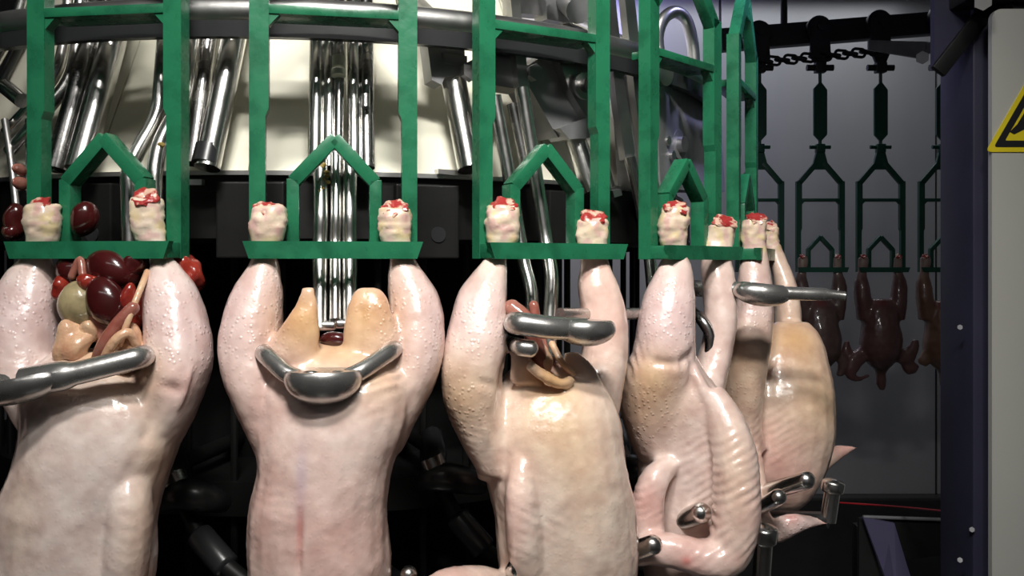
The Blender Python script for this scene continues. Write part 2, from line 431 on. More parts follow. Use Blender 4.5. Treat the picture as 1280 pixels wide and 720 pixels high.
# ------------------------------------------------------------------ carcasses
def loft(sec, n=20, e=2.2):
    """sec: list of (point, half width, half depth); sections stand across the path, depth roughly along Y"""
    V, Fc = [], []; k = len(sec)
    P = [s[0] for s in sec]
    level = all(abs((P[i + 1] - P[i]).normalized().z) > .55 for i in range(k - 1))   # upright limbs: level sections
    for i, (p, a, b) in enumerate(sec):
        d = (P[min(k - 1, i + 1)] - P[max(0, i - 1)]).normalized()
        if level: d = Vector((0, 0, math.copysign(1, d.z)))
        y = Vector((0, 1, 0)); y = (y - d * y.dot(d))
        y.normalize(); x = y.cross(d)
        for j in range(n):
            q = 2 * pi * j / n; c, s = math.cos(q), math.sin(q)
            cx = math.copysign(abs(c) ** (2 / e), c); sy = math.copysign(abs(s) ** (2 / e), s)
            V.append(p + x * (a * cx) + y * (b * sy))
    for i in range(k - 1):
        for j in range(n):
            Fc.append((i * n + j, i * n + (j + 1) % n, (i + 1) * n + (j + 1) % n, (i + 1) * n + j))
    Fc.append(tuple(range(n))); Fc.append(tuple((k - 1) * n + j for j in range(n)))
    return V, Fc
def refine(sec, n=3):
    """smooth interpolation of loft sections"""
    if len(sec) < 3: return sec
    P = spline([s[0] for s in sec], n); A = spline([Vector((s[1], s[2], 0)) for s in sec], n)
    return [(p, max(a.x, .0008), max(a.y, .0008)) for p, a in zip(P, A)]
SK = dict(pale=(0.75, 0.64, 0.59), pink=(0.70, 0.54, 0.545), yel=(0.70, 0.49, 0.28), fat=(0.62, 0.36, 0.15), brown=(0.46, 0.31, 0.20),
          red=(0.58, 0.07, 0.06), dred=(0.16, 0.012, 0.012), rose=(0.78, 0.42, 0.38), white=(0.86, 0.77, 0.72), blue=(0.42, 0.36, 0.50), foot=(0.76, 0.65, 0.48))
def make_body(name, parent, lofts, base, patches=(), ridges=(), voxel=0.0028, smooth=6, lump=0.0016, m=None, stubs=True, grooves=()):
    """closed lofts fused into one continuous skin"""
    org = Vector(parent.location)
    V, Fc = join(*[loft(refine(s)) for s in lofts])
    me = bpy.data.meshes.new(name + '_src'); me.from_pydata([tuple(Vector(v) - org) for v in V], [], Fc)
    bm = bmesh.new(); bm.from_mesh(me); bmesh.ops.recalc_face_normals(bm, faces=bm.faces); bm.to_mesh(me); bm.free()
    o = bpy.data.objects.new(name, me); COL.objects.link(o)
    r = o.modifiers.new('r', 'REMESH'); r.mode = 'VOXEL'; r.voxel_size = voxel
    s = o.modifiers.new('s', 'SMOOTH'); s.factor = 0.5; s.iterations = smooth
    dg = bpy.context.evaluated_depsgraph_get(); dg.update()
    nm = bpy.data.meshes.new_from_object(o.evaluated_get(dg))
    o.modifiers.clear(); o.data = nm; nm.name = name; bpy.data.meshes.remove(me)
    n = len(nm.vertices)
    co = np.empty(n * 3); nm.vertices.foreach_get('co', co); co = co.reshape(-1, 3)
    no = np.empty(n * 3); nm.vertices.foreach_get('normal', no); no = no.reshape(-1, 3)
    wo = co + np.array(org)
    disp = np.zeros(n)
    if lump:
        disp += lump * np.array([1.4 * noise.noise(Vector(c) * 20) + .3 * noise.noise(Vector(c) * 60) + .25 * noise.noise(Vector(c) * 140) for c in co])
    if stubs:   # wrinkled skin of the cut hocks above the foot rail
        for i in np.nonzero(wo[:, 2] > ZB + 0.008)[0]:
            c = Vector(co[i]); k_ = min(1.0, (wo[i, 2] - ZB - .008) / .01)
            disp[i] += k_ * (.0016 * noise.noise(c * 95) + .0016 * noise.noise(Vector((c.x * 90, c.y * 90, c.z * 260))))
    for a_, b_, wd, dp in grooves:
        a_, b_ = np.array(a_), np.array(b_); ab_ = b_ - a_
        u_ = np.clip(((wo - a_) @ ab_) / (ab_ @ ab_), 0, 1)
        dd = ((wo - a_ - u_[:, None] * ab_) ** 2).sum(1)
        disp -= dp * np.exp(-dd / (wd * wd)) * np.clip(np.minimum(u_, 1 - u_) * 6 + .1, 0, 1)
    for c, rad, axis, pitch, amp in ridges:
        d = wo - np.array(c); q = np.exp(-(d ** 2).sum(1) / (rad * rad))
        wob = np.array([noise.noise(Vector(x) * 45) for x in co]) * 2.2; q = q * np.clip(.6 + 1.2 * np.array([noise.noise(Vector(x) * 35 + Vector((3, 1, 2))) for x in co]), 0, 1.4)
        ph = d @ np.array(Vector(axis).normalized()) / pitch * 2 * pi + wob
        disp += 0.5 * amp * q * np.sin(ph)
    co2 = co + no * disp[:, None]
    nm.vertices.foreach_set('co', co2.ravel()); nm.update()
    colr = np.tile(np.array(base), (n, 1)); alpha = np.full(n, .16)
    for c, rad, cc, st in patches:
        rr = np.array(rad if hasattr(rad, '__len__') else (rad,) * 3)
        d = (wo - np.array(c)) / rr
        q = st * np.exp(-(d ** 2).sum(1))
        if cc in (SK['pink'], SK['brown']): alpha = np.maximum(alpha, np.clip(q * 1.6, 0, 1))
        q = q[:, None]
        colr = colr * (1 - q) + np.array(cc) * q
    if stubs:   # blotchy pink and yellow hock skin
        for i in np.nonzero(wo[:, 2] > ZB + 0.004)[0]:
            c = Vector(co[i]); v_ = noise.noise(c * 110 + Vector((5, 2, 9))); v2_ = noise.noise(c * 60)
            if v_ > 0.05: colr[i] += (np.array((.66, .42, .40)) - colr[i]) * min(.75, (v_ - .05) * 3)
            elif v2_ > 0: colr[i] += (np.array((.70, .58, .30)) - colr[i]) * min(.7, v2_ * 2.2)
    a = nm.color_attributes.new('Col', 'FLOAT_COLOR', 'POINT')
    buf = np.ones((n, 4), dtype=np.float32); buf[:, :3] = colr; buf[:, 3] = alpha
    a.data.foreach_set('color', buf.ravel())
    nm.materials.clear(); nm.materials.append(m or M['skin'])
    nm.polygons.foreach_set('use_smooth', [True] * len(nm.polygons))
    o.parent = parent
    return o
def cut_end(parent, p, w, d, tilt=0.0):
    w *= 0.92; d *= 0.95
    """raw joint face on top of a cut hock: bumpy rim with a hollow"""
    rot = Matrix.Rotation(0.7, 3, 'X') @ Matrix.Rotation(tilt, 3, 'Y')
    p = p + Vector((0, -0.0045, -0.0015))
    V, Fc = blobg((0, 0, 0), (w, d, 0.0050), None, 0.5, 160, p.x * 90, 3)
    V = [Vector((v.x, v.y, v.z - 0.004 * math.exp(-(v.x ** 2 + v.y ** 2) / (0.35 * w) ** 2))) for v in V]
    obj('cut_joint', [rot @ v + p for v in V], Fc, M['cut'], parent)

GC = 'plucked carcasses on the carousel'
def px2m(Y): return Y / F
def front_bird(k, label, legs, body, extra, base, patches=(), ridges=(), ends=(), grooves=()):
    t = T0 + DT * k
    root = thing('chicken_carcass', label, 'chicken', ring(t, R, ZB), 0, GC)
    def P(px, py, d): return plane(px, py, t, d)
    def sec(rows):
        out = []
        for px, py, hw, d, hd in rows:
            p = P(px, py, d); out.append((p, hw * px2m(p.y), hd))
        return out
    L = [sec(r) for r in legs] + [sec(body)] + [sec(e) for e in extra]
    pt = [(P(a, b, c), (rad[0] if hasattr(rad, '__len__') else rad) if not hasattr(rad, '__len__') else rad, SK[cc], s) for a, b, c, rad, cc, s in patches]
    rg = [(P(a, b, c), rad, ax, pit, am) for a, b, c, rad, ax, pit, am in ridges]
    make_body('body', root, L, base, pt, rg, grooves=[(P(*a), P(*b), wd, dp) for a, b, wd, dp in grooves])
    for px, py, hw, tilt in ends:
        p = P(px, py, 0.019); cut_end(root, p, hw * px2m(p.y), 0.0125, tilt)
    return root

B = {}
# carcass with the viscera drawn, far left
B[0] = front_bird(0, 'plucked chicken carcass with dark red viscera hanging out between its legs',
    legs=[[(54, 256, 21, .019, .014), (53, 278, 23, .019, .016), (54, 300, 20, .019, .013), (46, 320, 18, .018, .011), (40, 337, 27, .018, .018), (32, 368, 38, .02, .027), (27, 402, 43, .024, .034), (28, 438, 42, .028, .038), (38, 478, 38, .032, .04), (55, 520, 32, .035, .036), (75, 560, 30, .035, .03)],
          [(184, 248, 20, .019, .014), (184, 270, 23, .019, .016), (187, 298, 21, .019, .013), (201, 318, 14, .017, .009), (208, 336, 20, .018, .017), (213, 362, 32, .02, .027), (219, 400, 38, .024, .034), (222, 436, 40, .028, .038), (220, 472, 38, .032, .04), (211, 512, 34, .034, .038), (192, 556, 30, .034, .034), (168, 600, 28, .034, .03)]],
    body=[(118, 438, 50, .035, .018), (120, 458, 72, .04, .034), (122, 490, 92, .043, .05), (127, 525, 96, .045, .058), (124, 560, 95, .047, .062), (112, 595, 95, .048, .064), (101, 630, 96, .049, .066), (95, 670, 96, .05, .066), (91, 720, 98, .05, .066), (90, 780, 88, .045, .062), (90, 830, 52, .04, .05), (90, 870, 24, .03, .025), (90, 950, 18, .03, .018)],
    extra=[[(168, 560, 10, .06, .01), (164, 610, 22, .072, .022), (162, 660, 26, .077, .026), (158, 720, 26, .077, .026), (152, 770, 20, .065, .02)],
           [(205, 540, 26, .03, .010), (218, 470, 22, .035, .012), (214, 440, 12, .04, .012)],
           [(60, 560, 30, .028, .008), (48, 500, 22, .03, .010), (40, 460, 16, .03, .012)],
           [(0, 760, 30, .03, .028), (-30, 800, 28, .04, .026), (-20, 860, 24, .05, .022)],
           [(185, 760, 30, .03, .028), (215, 800, 28, .04, .026), (205, 860, 24, .05, .022)]],
    base=SK['pale'],
    patches=[(30, 400, .03, .06, 'pink', .75), (222, 410, .03, .06, 'pink', .75), (120, 450, .05, .035, 'yel', .8), (165, 470, .08, .028, 'yel', .7), (54, 272, .02, .036, 'foot', .95), (184, 266, .02, .036, 'foot', .8),
             (120, 600, .11, .06, 'white', .5), (172, 680, .11, (.02, .05, .07), 'yel', .4), (225, 480, .06, .02, 'rose', .35), (205, 560, .04, (.012, .05, .05), 'yel', .5), (40, 640, .09, (.02, .05, .05), 'yel', .3)],
    ridges=[(172, 690, .105, .035, (0.6, 0, 1), .010, .0011), (40, 470, .06, .02, (0, 0, 1), .006, .001)],
    ends=[(52, 255, 17, -.2), (184, 245, 18, .05)],
    grooves=[((186, 468, .06), (225, 492, .07), .006, .004), ((225, 492, .07), (256, 486, .06), .006, .003), ((240, 450, .055), (208, 580, .07), .0035, -.0030), ((178, 470, .07), (150, 500, .085), .006, .004), ((100, 590, .115), (96, 720, .115), .006, .0016), ((205, 470, .06), (180, 560, .08), .008, .004), ((56, 480, .05), (40, 560, .06), .005, .004)])

B[1] = front_bird(1, 'plucked chicken carcass facing the camera squarely, steel rods reaching into its opening',
    legs=[[(337, 259, 20, .019, .014), (334, 280, 23, .019, .016), (334, 300, 20, .019, .013), (331, 318, 16, .018, .011), (330, 335, 20, .018, .018), (322, 366, 31, .02, .027), (315, 400, 37, .024, .034), (313, 436, 38, .028, .038), (320, 476, 37, .032, .04), (336, 520, 34, .034, .038), (352, 565, 30, .034, .034)],
          [(494, 260, 21, .019, .014), (493, 280, 23, .019, .016), (495, 301, 20, .019, .013), (503, 320, 16, .018, .011), (507, 336, 21, .018, .018), (516, 366, 31, .02, .027), (520, 400, 34, .024, .034), (519, 436, 35, .028, .038), (510, 476, 35, .032, .04), (492, 520, 32, .034, .038), (472, 565, 28, .034, .034)]],
    body=[(418, 428, 52, .03, .012), (416, 446, 78, .038, .030), (415, 475, 98, .043, .047), (415, 510, 98, .045, .056), (413, 545, 92, .047, .061), (407, 585, 83, .048, .064), (400, 625, 84, .049, .066), (399, 665, 87, .05, .066), (401, 710, 87, .05, .066), (402, 770, 80, .045, .062), (402, 825, 48, .04, .05), (402, 865, 22, .03, .025), (402, 945, 17, .03, .018)],
    extra=[[(362, 450, 34, .05, .016), (369, 425, 30, .055, .012), (376, 403, 22, .058, .009), (383, 380, 15, .058, .006), (385, 358, 8, .056, .004)],
           [(466, 452, 42, .045, .018), (464, 428, 36, .05, .014), (463, 404, 31, .05, .011), (462, 384, 27, .048, .009), (462, 368, 20, .044, .007), (461, 360, 12, .042, .004)],
           [(345, 560, 24, .03, .010), (326, 500, 26, .035, .012), (322, 450, 14, .038, .012)],
           [(480, 560, 22, .03, .010), (508, 500, 24, .035, .012), (512, 450, 14, .038, .012)],
           [(352, 580, 8, .06, .008), (350, 620, 20, .07, .02), (348, 660, 22, .073, .022), (348, 720, 22, .07, .022)],
           [(312, 745, 30, .03, .028), (285, 790, 28, .04, .026), (295, 850, 24, .05, .022)],
           [(492, 745, 30, .03, .028), (520, 790, 28, .04, .026), (512, 850, 24, .05, .022)]],
    base=(0.74, 0.58, 0.52),
    patches=[(312, 400, .03, .055, 'pink', .8), (520, 400, .03, .055, 'pink', .8), (380, 400, .058, .036, 'fat', .95), (462, 390, .055, .038, 'fat', .85), (420, 430, .06, .03, 'yel', .8), (470, 470, .09, .035, 'yel', .6),
             (418, 426, .03, (.018, .02, .006), 'dred', .9), (336, 274, .02, .034, 'foot', .85), (494, 274, .02, .034, 'foot', .85),
             (374, 600, .115, (.006, .03, .035), 'blue', .55), (374, 668, .115, (.0028, .03, .022), 'red', .6), (420, 680, .11, (.06, .05, .05), 'rose', .35), (440, 560, .10, .05, 'white', .35), (335, 640, .08, (.02, .05, .06), 'rose', .3), (330, 520, .06, .03, 'rose', .25)],
    ridges=[(330, 650, .09, .04, (0, 0, 1), .0085, .0007), (470, 480, .08, .03, (-0.4, 0, 1), .011, .0011)],
    ends=[(337, 259, 18, .1), (494, 259, 18, -.05)],
    grooves=[((374, 630, .115), (372, 724, .115), .0035, .0042), ((385, 440, .07), (360, 580, .095), .006, .003), ((490, 440, .06), (470, 570, .08), .008, .004), ((345, 450, .05), (340, 560, .07), .007, .004), ((522, 470, .05), (495, 560, .05), .004, -.002), ((318, 480, .05), (332, 570, .05), .004, -.002), ((455, 482, .09), (505, 466, .07), .003, -.002), ((450, 494, .095), (500, 478, .08), .003, -.0018), ((374, 440, .066), (384, 372, .06), .0028, .0028), ((356, 445, .06), (374, 392, .06), .0028, -.002), ((484, 440, .06), (468, 385, .055), .0035, .003), ((450, 440, .06), (452, 380, .055), .004, .0018)])

B[2] = front_bird(2, 'plucked chicken carcass with a torn yellowish opening, third full bird from the left',
    legs=[[(629, 256, 20, .019, .014), (628, 278, 22, .019, .016), (629, 300, 20, .019, .013), (621, 318, 13, .017, .009), (615, 336, 20, .018, .018), (604, 366, 31, .02, .027), (598, 400, 36, .024, .034), (594, 436, 40, .028, .038), (590, 472, 38, .028, .040), (592, 506, 36, .028, .040), (602, 545, 30, .028, .036), (622, 590, 24, .03, .03)],
          [(741, 272, 20, .019, .014), (740, 290, 22, .019, .016), (742, 312, 19, .019, .013), (745, 332, 19, .018, .013), (749, 358, 26, .02, .022), (755, 392, 29, .022, .028), (757, 430, 29, .024, .032), (750, 470, 31, .028, .034), (742, 512, 32, .03, .034), (732, 555, 28, .03, .03)]],
    body=[(688, 452, 38, .03, .012), (688, 470, 58, .036, .028), (689, 495, 76, .041, .044), (690, 525, 86, .044, .054), (693, 560, 88, .046, .059), (698, 600, 90, .048, .062), (706, 640, 90, .049, .064), (710, 690, 88, .049, .064), (710, 745, 80, .045, .06), (708, 795, 48, .04, .048), (706, 830, 22, .03, .025), (706, 900, 17, .03, .018)],
    extra=[[(660, 480, 22, .055, .006), (652, 455, 16, .058, .006), (648, 435, 8, .058, .005)],
           [(728, 482, 26, .060, .012), (722, 458, 20, .064, .008), (714, 440, 9, .062, .005)],
           [(660, 456, 6, .074, .004), (680, 470, 7, .078, .004), (700, 480, 7, .08, .004), (716, 474, 5, .078, .004)],
           [(620, 600, 22, .03, .010), (606, 545, 22, .03, .012), (600, 480, 14, .032, .012)],
           [(655, 545, 8, .06, .008), (652, 590, 18, .07, .018), (652, 630, 22, .074, .022), (656, 680, 23, .074, .022), (664, 730, 20, .07, .02)],
           [(632, 742, 24, .04, .022), (598, 732, 22, .055, .020), (562, 730, 20, .07, .018), (536, 738, 13, .08, .012)],
           [(780, 745, 26, .03, .024), (800, 790, 24, .04, .022), (790, 840, 20, .05, .02)]],
    base=(0.76, 0.63, 0.54),
    patches=[(598, 400, .03, .055, 'pink', .75), (755, 400, .03, .045, 'rose', .5), (690, 472, .078, .030, 'fat', .95), (690, 530, .09, .045, 'yel', .6), (720, 600, .10, (.03, .05, .06), 'yel', .5), (628, 274, .02, .034, 'foot', .8), (741, 288, .02, .034, 'foot', 1.0),
             (692, 458, .035, (.018, .02, .008), 'dred', .85), (568, 505, .06, .038, 'brown', .8), (580, 480, .04, .03, 'yel', .5), (640, 640, .10, (.016, .05, .06), 'rose', .5), (745, 340, .02, .02, 'rose', .6), (560, 726, .07, .04, 'rose', .5), (690, 640, .10, .04, 'white', .35)],
    ridges=[(642, 650, .10, .045, (0.5, 0, 1), .0095, .0012), (578, 500, .04, .035, (0.2, 0, 1), .0062, .0020), (565, 730, .07, .03, (1, 0, 0), .008, .0012)],
    ends=[(630, 255, 18, .1), (742, 270, 18, .1)],
    grooves=[((552, 436, .06), (585, 474, .07), .005, .0045), ((585, 474, .07), (630, 486, .07), .005, .004), ((600, 500, .06), (622, 620, .07), .0035, -.003), ((634, 440, .05), (628, 560, .07), .007, .004), ((735, 470, .05), (742, 600, .08), .007, .004), ((715, 560, .11), (722, 720, .11), .007, .0022), ((738, 580, .1), (745, 700, .1), .006, .002), ((575, 470, .06), (560, 500, .05), .004, .002)])

def side_bird(k, label, lofts, base, patches=(), ridges=(), ends=(), grooves=()):
    t = T0 + DT * k
    root = thing('chicken_carcass', label, 'chicken', ring(t, R, ZB), 0, GC)
    L = [[(at(px, py, Y), hw * px2m(Y), hd) for px, py, hw, Y, hd in rows] for rows in lofts]
    pt = [(at(a, b, Y), rad, SK[cc], s) for a, b, Y, rad, cc, s in patches]
    rg = [(at(a, b, Y), rad, ax, pit, am) for a, b, Y, rad, ax, pit, am in ridges]
    make_body('body', root, L, base, pt, rg, grooves=[(at(*a), at(*b), wd, dp) for a, b, wd, dp in grooves])
    for px, py, Y, hw, tilt in ends:
        cut_end(root, at(px, py, Y), hw * px2m(Y), 0.013, tilt)
    return root
B[3] = side_bird(3, 'plucked chicken carcass turned sideways with its wing folded under, beside steel pins',
    lofts=[[(844, 258, 18, 1.10, .014), (843, 280, 20, 1.10, .016), (842, 300, 18, 1.10, .013), (844, 318, 15, 1.102, .010), (842, 338, 23, 1.098, .02), (836, 370, 32, 1.09, .028), (832, 405, 36, 1.085, .034), (829, 440, 39, 1.085, .038), (822, 474, 45, 1.09, .042), (818, 508, 43, 1.10, .044), (822, 545, 38, 1.11, .044), (832, 585, 28, 1.12, .036)],
           [(902, 280, 19, 1.19, .015), (900, 300, 19, 1.19, .014), (896, 320, 19, 1.185, .016), (899, 352, 21, 1.18, .022), (901, 392, 21, 1.175, .026), (897, 432, 20, 1.17, .028), (884, 475, 24, 1.16, .03), (872, 520, 24, 1.15, .03)],
           [(846, 440, 22, 1.10, .03), (852, 468, 32, 1.105, .042), (860, 500, 50, 1.11, .054), (864, 535, 65, 1.12, .062), (867, 575, 70, 1.125, .066), (867, 615, 70, 1.13, .066), (865, 655, 68, 1.13, .062), (860, 695, 60, 1.13, .055), (855, 735, 44, 1.13, .045), (852, 775, 20, 1.13, .024), (852, 850, 15, 1.13, .017)],
           [(888, 490, 16, 1.075, .02), (906, 528, 25, 1.062, .028), (917, 570, 28, 1.05, .030), (920, 615, 29, 1.042, .031), (919, 660, 30, 1.038, .030), (908, 692, 28, 1.035, .026), (880, 698, 24, 1.03, .022), (846, 690, 22, 1.03, .019), (815, 686, 20, 1.035, .016), (790, 694, 15, 1.04, .012)],
           [(838, 578, 12, 1.08, .016), (822, 594, 17, 1.06, .018), (811, 622, 20, 1.055, .018), (810, 655, 20, 1.055, .016), (818, 690, 15, 1.055, .014)],
           [(860, 455, 10, 1.075, .012), (885, 500, 10, 1.065, .014), (905, 545, 12, 1.055, .014)]],
    base=(0.75, 0.60, 0.545),
    patches=[(834, 400, 1.07, .06, 'pink', .8), (815, 480, 1.05, .035, 'yel', .6), (800, 515, 1.06, .045, 'brown', .8), (815, 470, 1.05, .022, 'yel', .5), (843, 276, 1.09, .035, 'foot', .8), (902, 288, 1.18, .03, 'foot', .95),
             (845, 600, 1.06, .05, 'white', .5), (810, 630, 1.04, .03, 'rose', .6), (920, 600, 1.02, (.018, .04, .08), 'yel', .35), (895, 593, 1.02, .006, 'red', .8), (933, 651, 1.02, .006, 'red', .8), (860, 700, 1.01, .03, 'rose', .5), (917, 695, 1.02, .008, 'red', .5), (858, 702, 1.01, .006, 'red', .6), (930, 640, 1.03, .03, 'rose', .25)],
    ridges=[(795, 475, 1.06, .034, (1, 0, .25), .0075, .0030), (905, 600, 1.03, .045, (-0.55, 0, 1), .0095, .0024), (905, 660, 1.03, .04, (-0.8, 0, 1), .0095, .0022), (810, 630, 1.04, .03, (-0.4, 0, 1), .008, .0013)],
    ends=[(845, 258, 1.098, 16, .15), (904, 276, 1.19, 16, .1)],
    grooves=[((782, 432, 1.06), (812, 452, 1.045), .006, .0055), ((812, 452, 1.045), (850, 456, 1.045), .006, .005), ((850, 456, 1.045), (872, 440, 1.06), .006, .006), ((866, 440, 1.06), (862, 520, 1.07), .006, .004), ((890, 520, 1.06), (892, 670, 1.05), .005, .004), ((780, 470, 1.09), (792, 540, 1.09), .003, -.002), ((850, 470, 1.06), (835, 570, 1.07), .004, -.002)])
B[4] = side_bird(4, 'plucked chicken carcass with yellowish breast seen from its side, farthest round the carousel',
    lofts=[[(943, 274, 16, 1.285, .015), (942, 292, 17, 1.285, .016), (943, 312, 16, 1.285, .014), (943, 336, 19, 1.283, .018), (942, 366, 23, 1.28, .026), (938, 400, 27, 1.275, .032), (932, 438, 29, 1.275, .038), (926, 480, 30, 1.28, .042), (925, 522, 27, 1.285, .04), (935, 560, 22, 1.29, .035)],
           [(963, 284, 10, 1.40, .015), (964, 302, 10, 1.40, .014), (971, 322, 12, 1.395, .015), (980, 350, 14, 1.39, .022), (984, 382, 16, 1.385, .028), (985, 416, 17, 1.38, .03), (982, 460, 20, 1.37, .03)],
           [(990, 402, 20, 1.35, .012), (986, 420, 38, 1.345, .03), (982, 450, 52, 1.34, .048), (979, 490, 61, 1.33, .058), (978, 530, 64, 1.33, .062), (978, 565, 59, 1.33, .06), (977, 595, 49, 1.33, .054), (978, 620, 32, 1.33, .04), (980, 638, 12, 1.33, .02)],
           [(935, 560, 14, 1.27, .02), (940, 600, 17, 1.25, .02), (945, 640, 16, 1.235, .018), (962, 664, 15, 1.22, .014), (988, 656, 13, 1.21, .010), (1014, 652, 8, 1.21, .006), (1036, 655, 2, 1.21, .003)],
           [(1026, 582, 10, 1.40, .014), (1045, 567, 9, 1.41, .010), (1060, 562, 5, 1.415, .006), (1071, 559, 1.5, 1.42, .003)]],
    base=(0.74, 0.58, 0.48),
    patches=[(942, 370, 1.26, .055, 'pink', .7), (998, 415, 1.30, .045, 'fat', .95), (1015, 500, 1.30, .05, 'yel', .75), (928, 450, 1.25, .035, 'yel', .45), (925, 490, 1.25, .04, 'brown', .5), (942, 285, 1.27, .03, 'foot', .6), (963, 290, 1.39, .03, 'foot', .7),
             (955, 570, 1.28, .05, 'rose', .5), (1000, 655, 1.21, .05, 'pink', .7), (1036, 655, 1.21, .008, 'red', .7), (990, 645, 1.2, .008, 'red', .7), (1055, 562, 1.41, .03, 'rose', .7), (990, 610, 1.28, .04, 'rose', .4)],
    ridges=[(935, 450, 1.25, .03, (0, 0, 1), .0075, .0011), (955, 545, 1.28, .045, (-0.7, 0, 1), .0095, .0013)],
    ends=[(943, 272, 1.284, 14, .1), (963, 282, 1.40, 8, .1)])
# the next bird to the left, only its edge in view
tb = T0 - DT
q = dup(B[1], ring(tb, R, ZB), -2 * DT, 'plucked chicken carcass in shadow, mostly cut off by the left edge')

# ------------------------------------------------------------------ viscera
def tube_thing_part(name, root, pts, rad, m, n=12, dome=1.0, sm=True):
    return obj(name, *tubeg(spline(pts, 6) if sm else pts, rad, n, dome), m, root)
t0 = T0
def V0(px, py, d): return plane(px, py, t0, d)
vp = thing('viscera_pack', 'glossy dark red liver, gizzard and fat between the legs of the leftmost carcass', 'offal', V0(120, 440, .03))
def vb(name, px, py, d, rx, ry, rz, m, rot=0.0, amp=0.35, freq=45, sd=1):
    s = px2m(V0(px, py, d).y)
    return obj(name, *blobg(V0(px, py, d), (rx * s, ry, rz * s), Matrix.Rotation(rot, 3, 'Y'), amp, freq, sd, 4), M[m], vp)
vb('liver_lobe', 135, 378, .050, 24, .014, 34, 'liver', -.45, .2, 30, 3)
vb('liver_lobe', 140, 340, .028, 38, .02, 26, 'liver', .2, .25, 30, 5)
vb('liver_lobe', 92, 336, .02, 22, .018, 22, 'liver', 0, .25, 30, 8)
vb('gizzard', 98, 382, .044, 27, .018, 30, 'gizzard', .3, .2, 35, 2)
vb('fat_lump', 92, 428, .056, 22, .012, 30, 'fat', .15, .5, 60, 4)
vb('fat_lump', 163, 435, .052, 17, .012, 30, 'fat', .5, .5, 60, 9)
vb('heart', 160, 372, .046, 10, .010, 20, 'red', .3, .3, 60, 6)
vb('red_clot', 76, 358, .03, 12, .012, 14, 'red', 0, .5, 70, 11)
vb('lung', 232, 345, -.010, 20, .02, 26, 'red', -.3, .5, 70, 12)
vb('lung', 105, 275, .004, 16, .014, 22, 'liver', .3, .3, 40, 13)
vb('fat_lump', 112, 412, .050, 12, .010, 16, 'fat', .3, .6, 70, 21)
vb('fat_lump', 150, 452, .066, 22, .008, 13, 'fat', -.3, .5, 60, 22)
vb('membrane', 128, 405, .046, 20, .008, 26, 'gut', .5, .6, 70, 23)
vb('red_clot', 110, 352, .048, 13, .010, 9, 'red', .2, .6, 90, 24)
vb('red_clot', 172, 392, .03, 12, .012, 22, 'red', .2, .6, 80, 25)
vb('membrane', 165, 332, .03, 14, .012, 14, 'liver', .2, .5, 60, 26)
tube_thing_part('intestine', vp, [V0(120, 455, .06), V0(130, 430, .07), V0(147, 405, .066), V0(166, 385, .06)], px2m(.9) * 8, M['gut'])
tube_thing_part('intestine', vp, [V0(125, 460, .07), V0(142, 428, .076), V0(160, 416, .07), V0(170, 430, .06)], px2m(.9) * 6, M['fat'])
tube_thing_part('windpipe', vp, [V0(150, 430, .066), V0(162, 395, .064), V0(176, 360, .05), V0(184, 340, .03)], px2m(.9) * 4, M['fat'])
tube_thing_part('intestine', vp, [V0(90, 345, .04), V0(100, 325, .04), V0(104, 345, .044), V0(112, 362, .044)], px2m(.9) * 5, M['gut'])
vl = thing('viscera_pack', 'dark red offal behind the shackle bar at the far left edge', 'offal', plane(20, 285, T0, -.03))
for px, py, rx, rz, m, sd in ((22, 275, 14, 20, 'liver', 1), (16, 288, 12, 12, 'liver', 4), (25, 228, 5, 9, 'gut', 6), (24, 212, 4, 8, 'gut', 9)):
    c = plane(px, py, T0, -.03); s = px2m(c.y)
    obj('offal_lump', *blobg(c, (rx * s, .014, rz * s), None, .4, 60, sd), M[m], vl)
v3 = thing('viscera_pack', 'reddish gut pulled up by steel rods inside the third carcass', 'offal', plane(675, 450, T0 + 2 * DT, .05))
def V3(px, py, d): return plane(px, py, T0 + 2 * DT, d)
tube_thing_part('intestine', v3, [V3(640, 385, .045), V3(655, 398, .055), V3(668, 425, .06), V3(676, 460, .06)], .009, M['gut'])
tube_thing_part('intestine', v3, [V3(667, 382, .035), V3(671, 405, .04), V3(680, 440, .05)], .0055, M['gut'])
obj('fat_lump', *blobg(V3(675, 450, .058), (.013, .010, .018), None, .4, 60, 3), M['fat'], v3)
tube_thing_part('intestine', v3, [V3(690, 430, .055), V3(702, 452, .07), V3(716, 466, .075)], .0036, M['fat'])
v2 = thing('viscera_pack', 'small dark red lump deep in the opening of the square-on carcass', 'offal', plane(418, 424, T0 + DT, .04))
obj('liver_lobe', *blobg(plane(418, 424, T0 + DT, .042), (.015, .010, .008), None, .3, 60, 2), M['liver'], v2)

# ------------------------------------------------------------------ evisceration units on the drum
def unit(label, c):
    return thing('evisceration_unit', label, 'machine unit', c, 0, 'evisceration units around the drum')
def ctube(name, u, pts, rad, m, fil=0.02, n=14):
    P = [cyl(*p) for p in pts]
    if len(P) > 2: P = fillet(P, fil)
    return obj(name, *tubeg(P, rad, n), M[m], u)
def bolt(name, u, p, axis, r, h, m='chrome_dark', hexa=True):
    p = Vector(p); a = Vector(axis).normalized()
    g = tubeg([p, p + a * h], r, 6 if hexa else 18)
    o = obj(name, *g, M[m], u, smooth=not hexa)
    return o
def cplate(name, u, poly, thick, m, r):
    """flat plate: outline on the plane touching radius r at its middle, thickness towards the axis"""
    mx = sum(p[0] for p in poly) / len(poly); my = sum(p[1] for p in poly) / len(poly)
    c = cyl(mx, my, r); t = math.atan2(c.x - AX, AY - c.y)
    n = nrm(t)
    P = []
    for px, py in poly:
        k = (px - 640) / F
        Y = (c.x * n.x + c.y * n.y) / (k * n.x + n.y); P.append(at(px, py, Y))
    return obj(name, *prism(P, -n * thick), M[m], u, smooth=False)

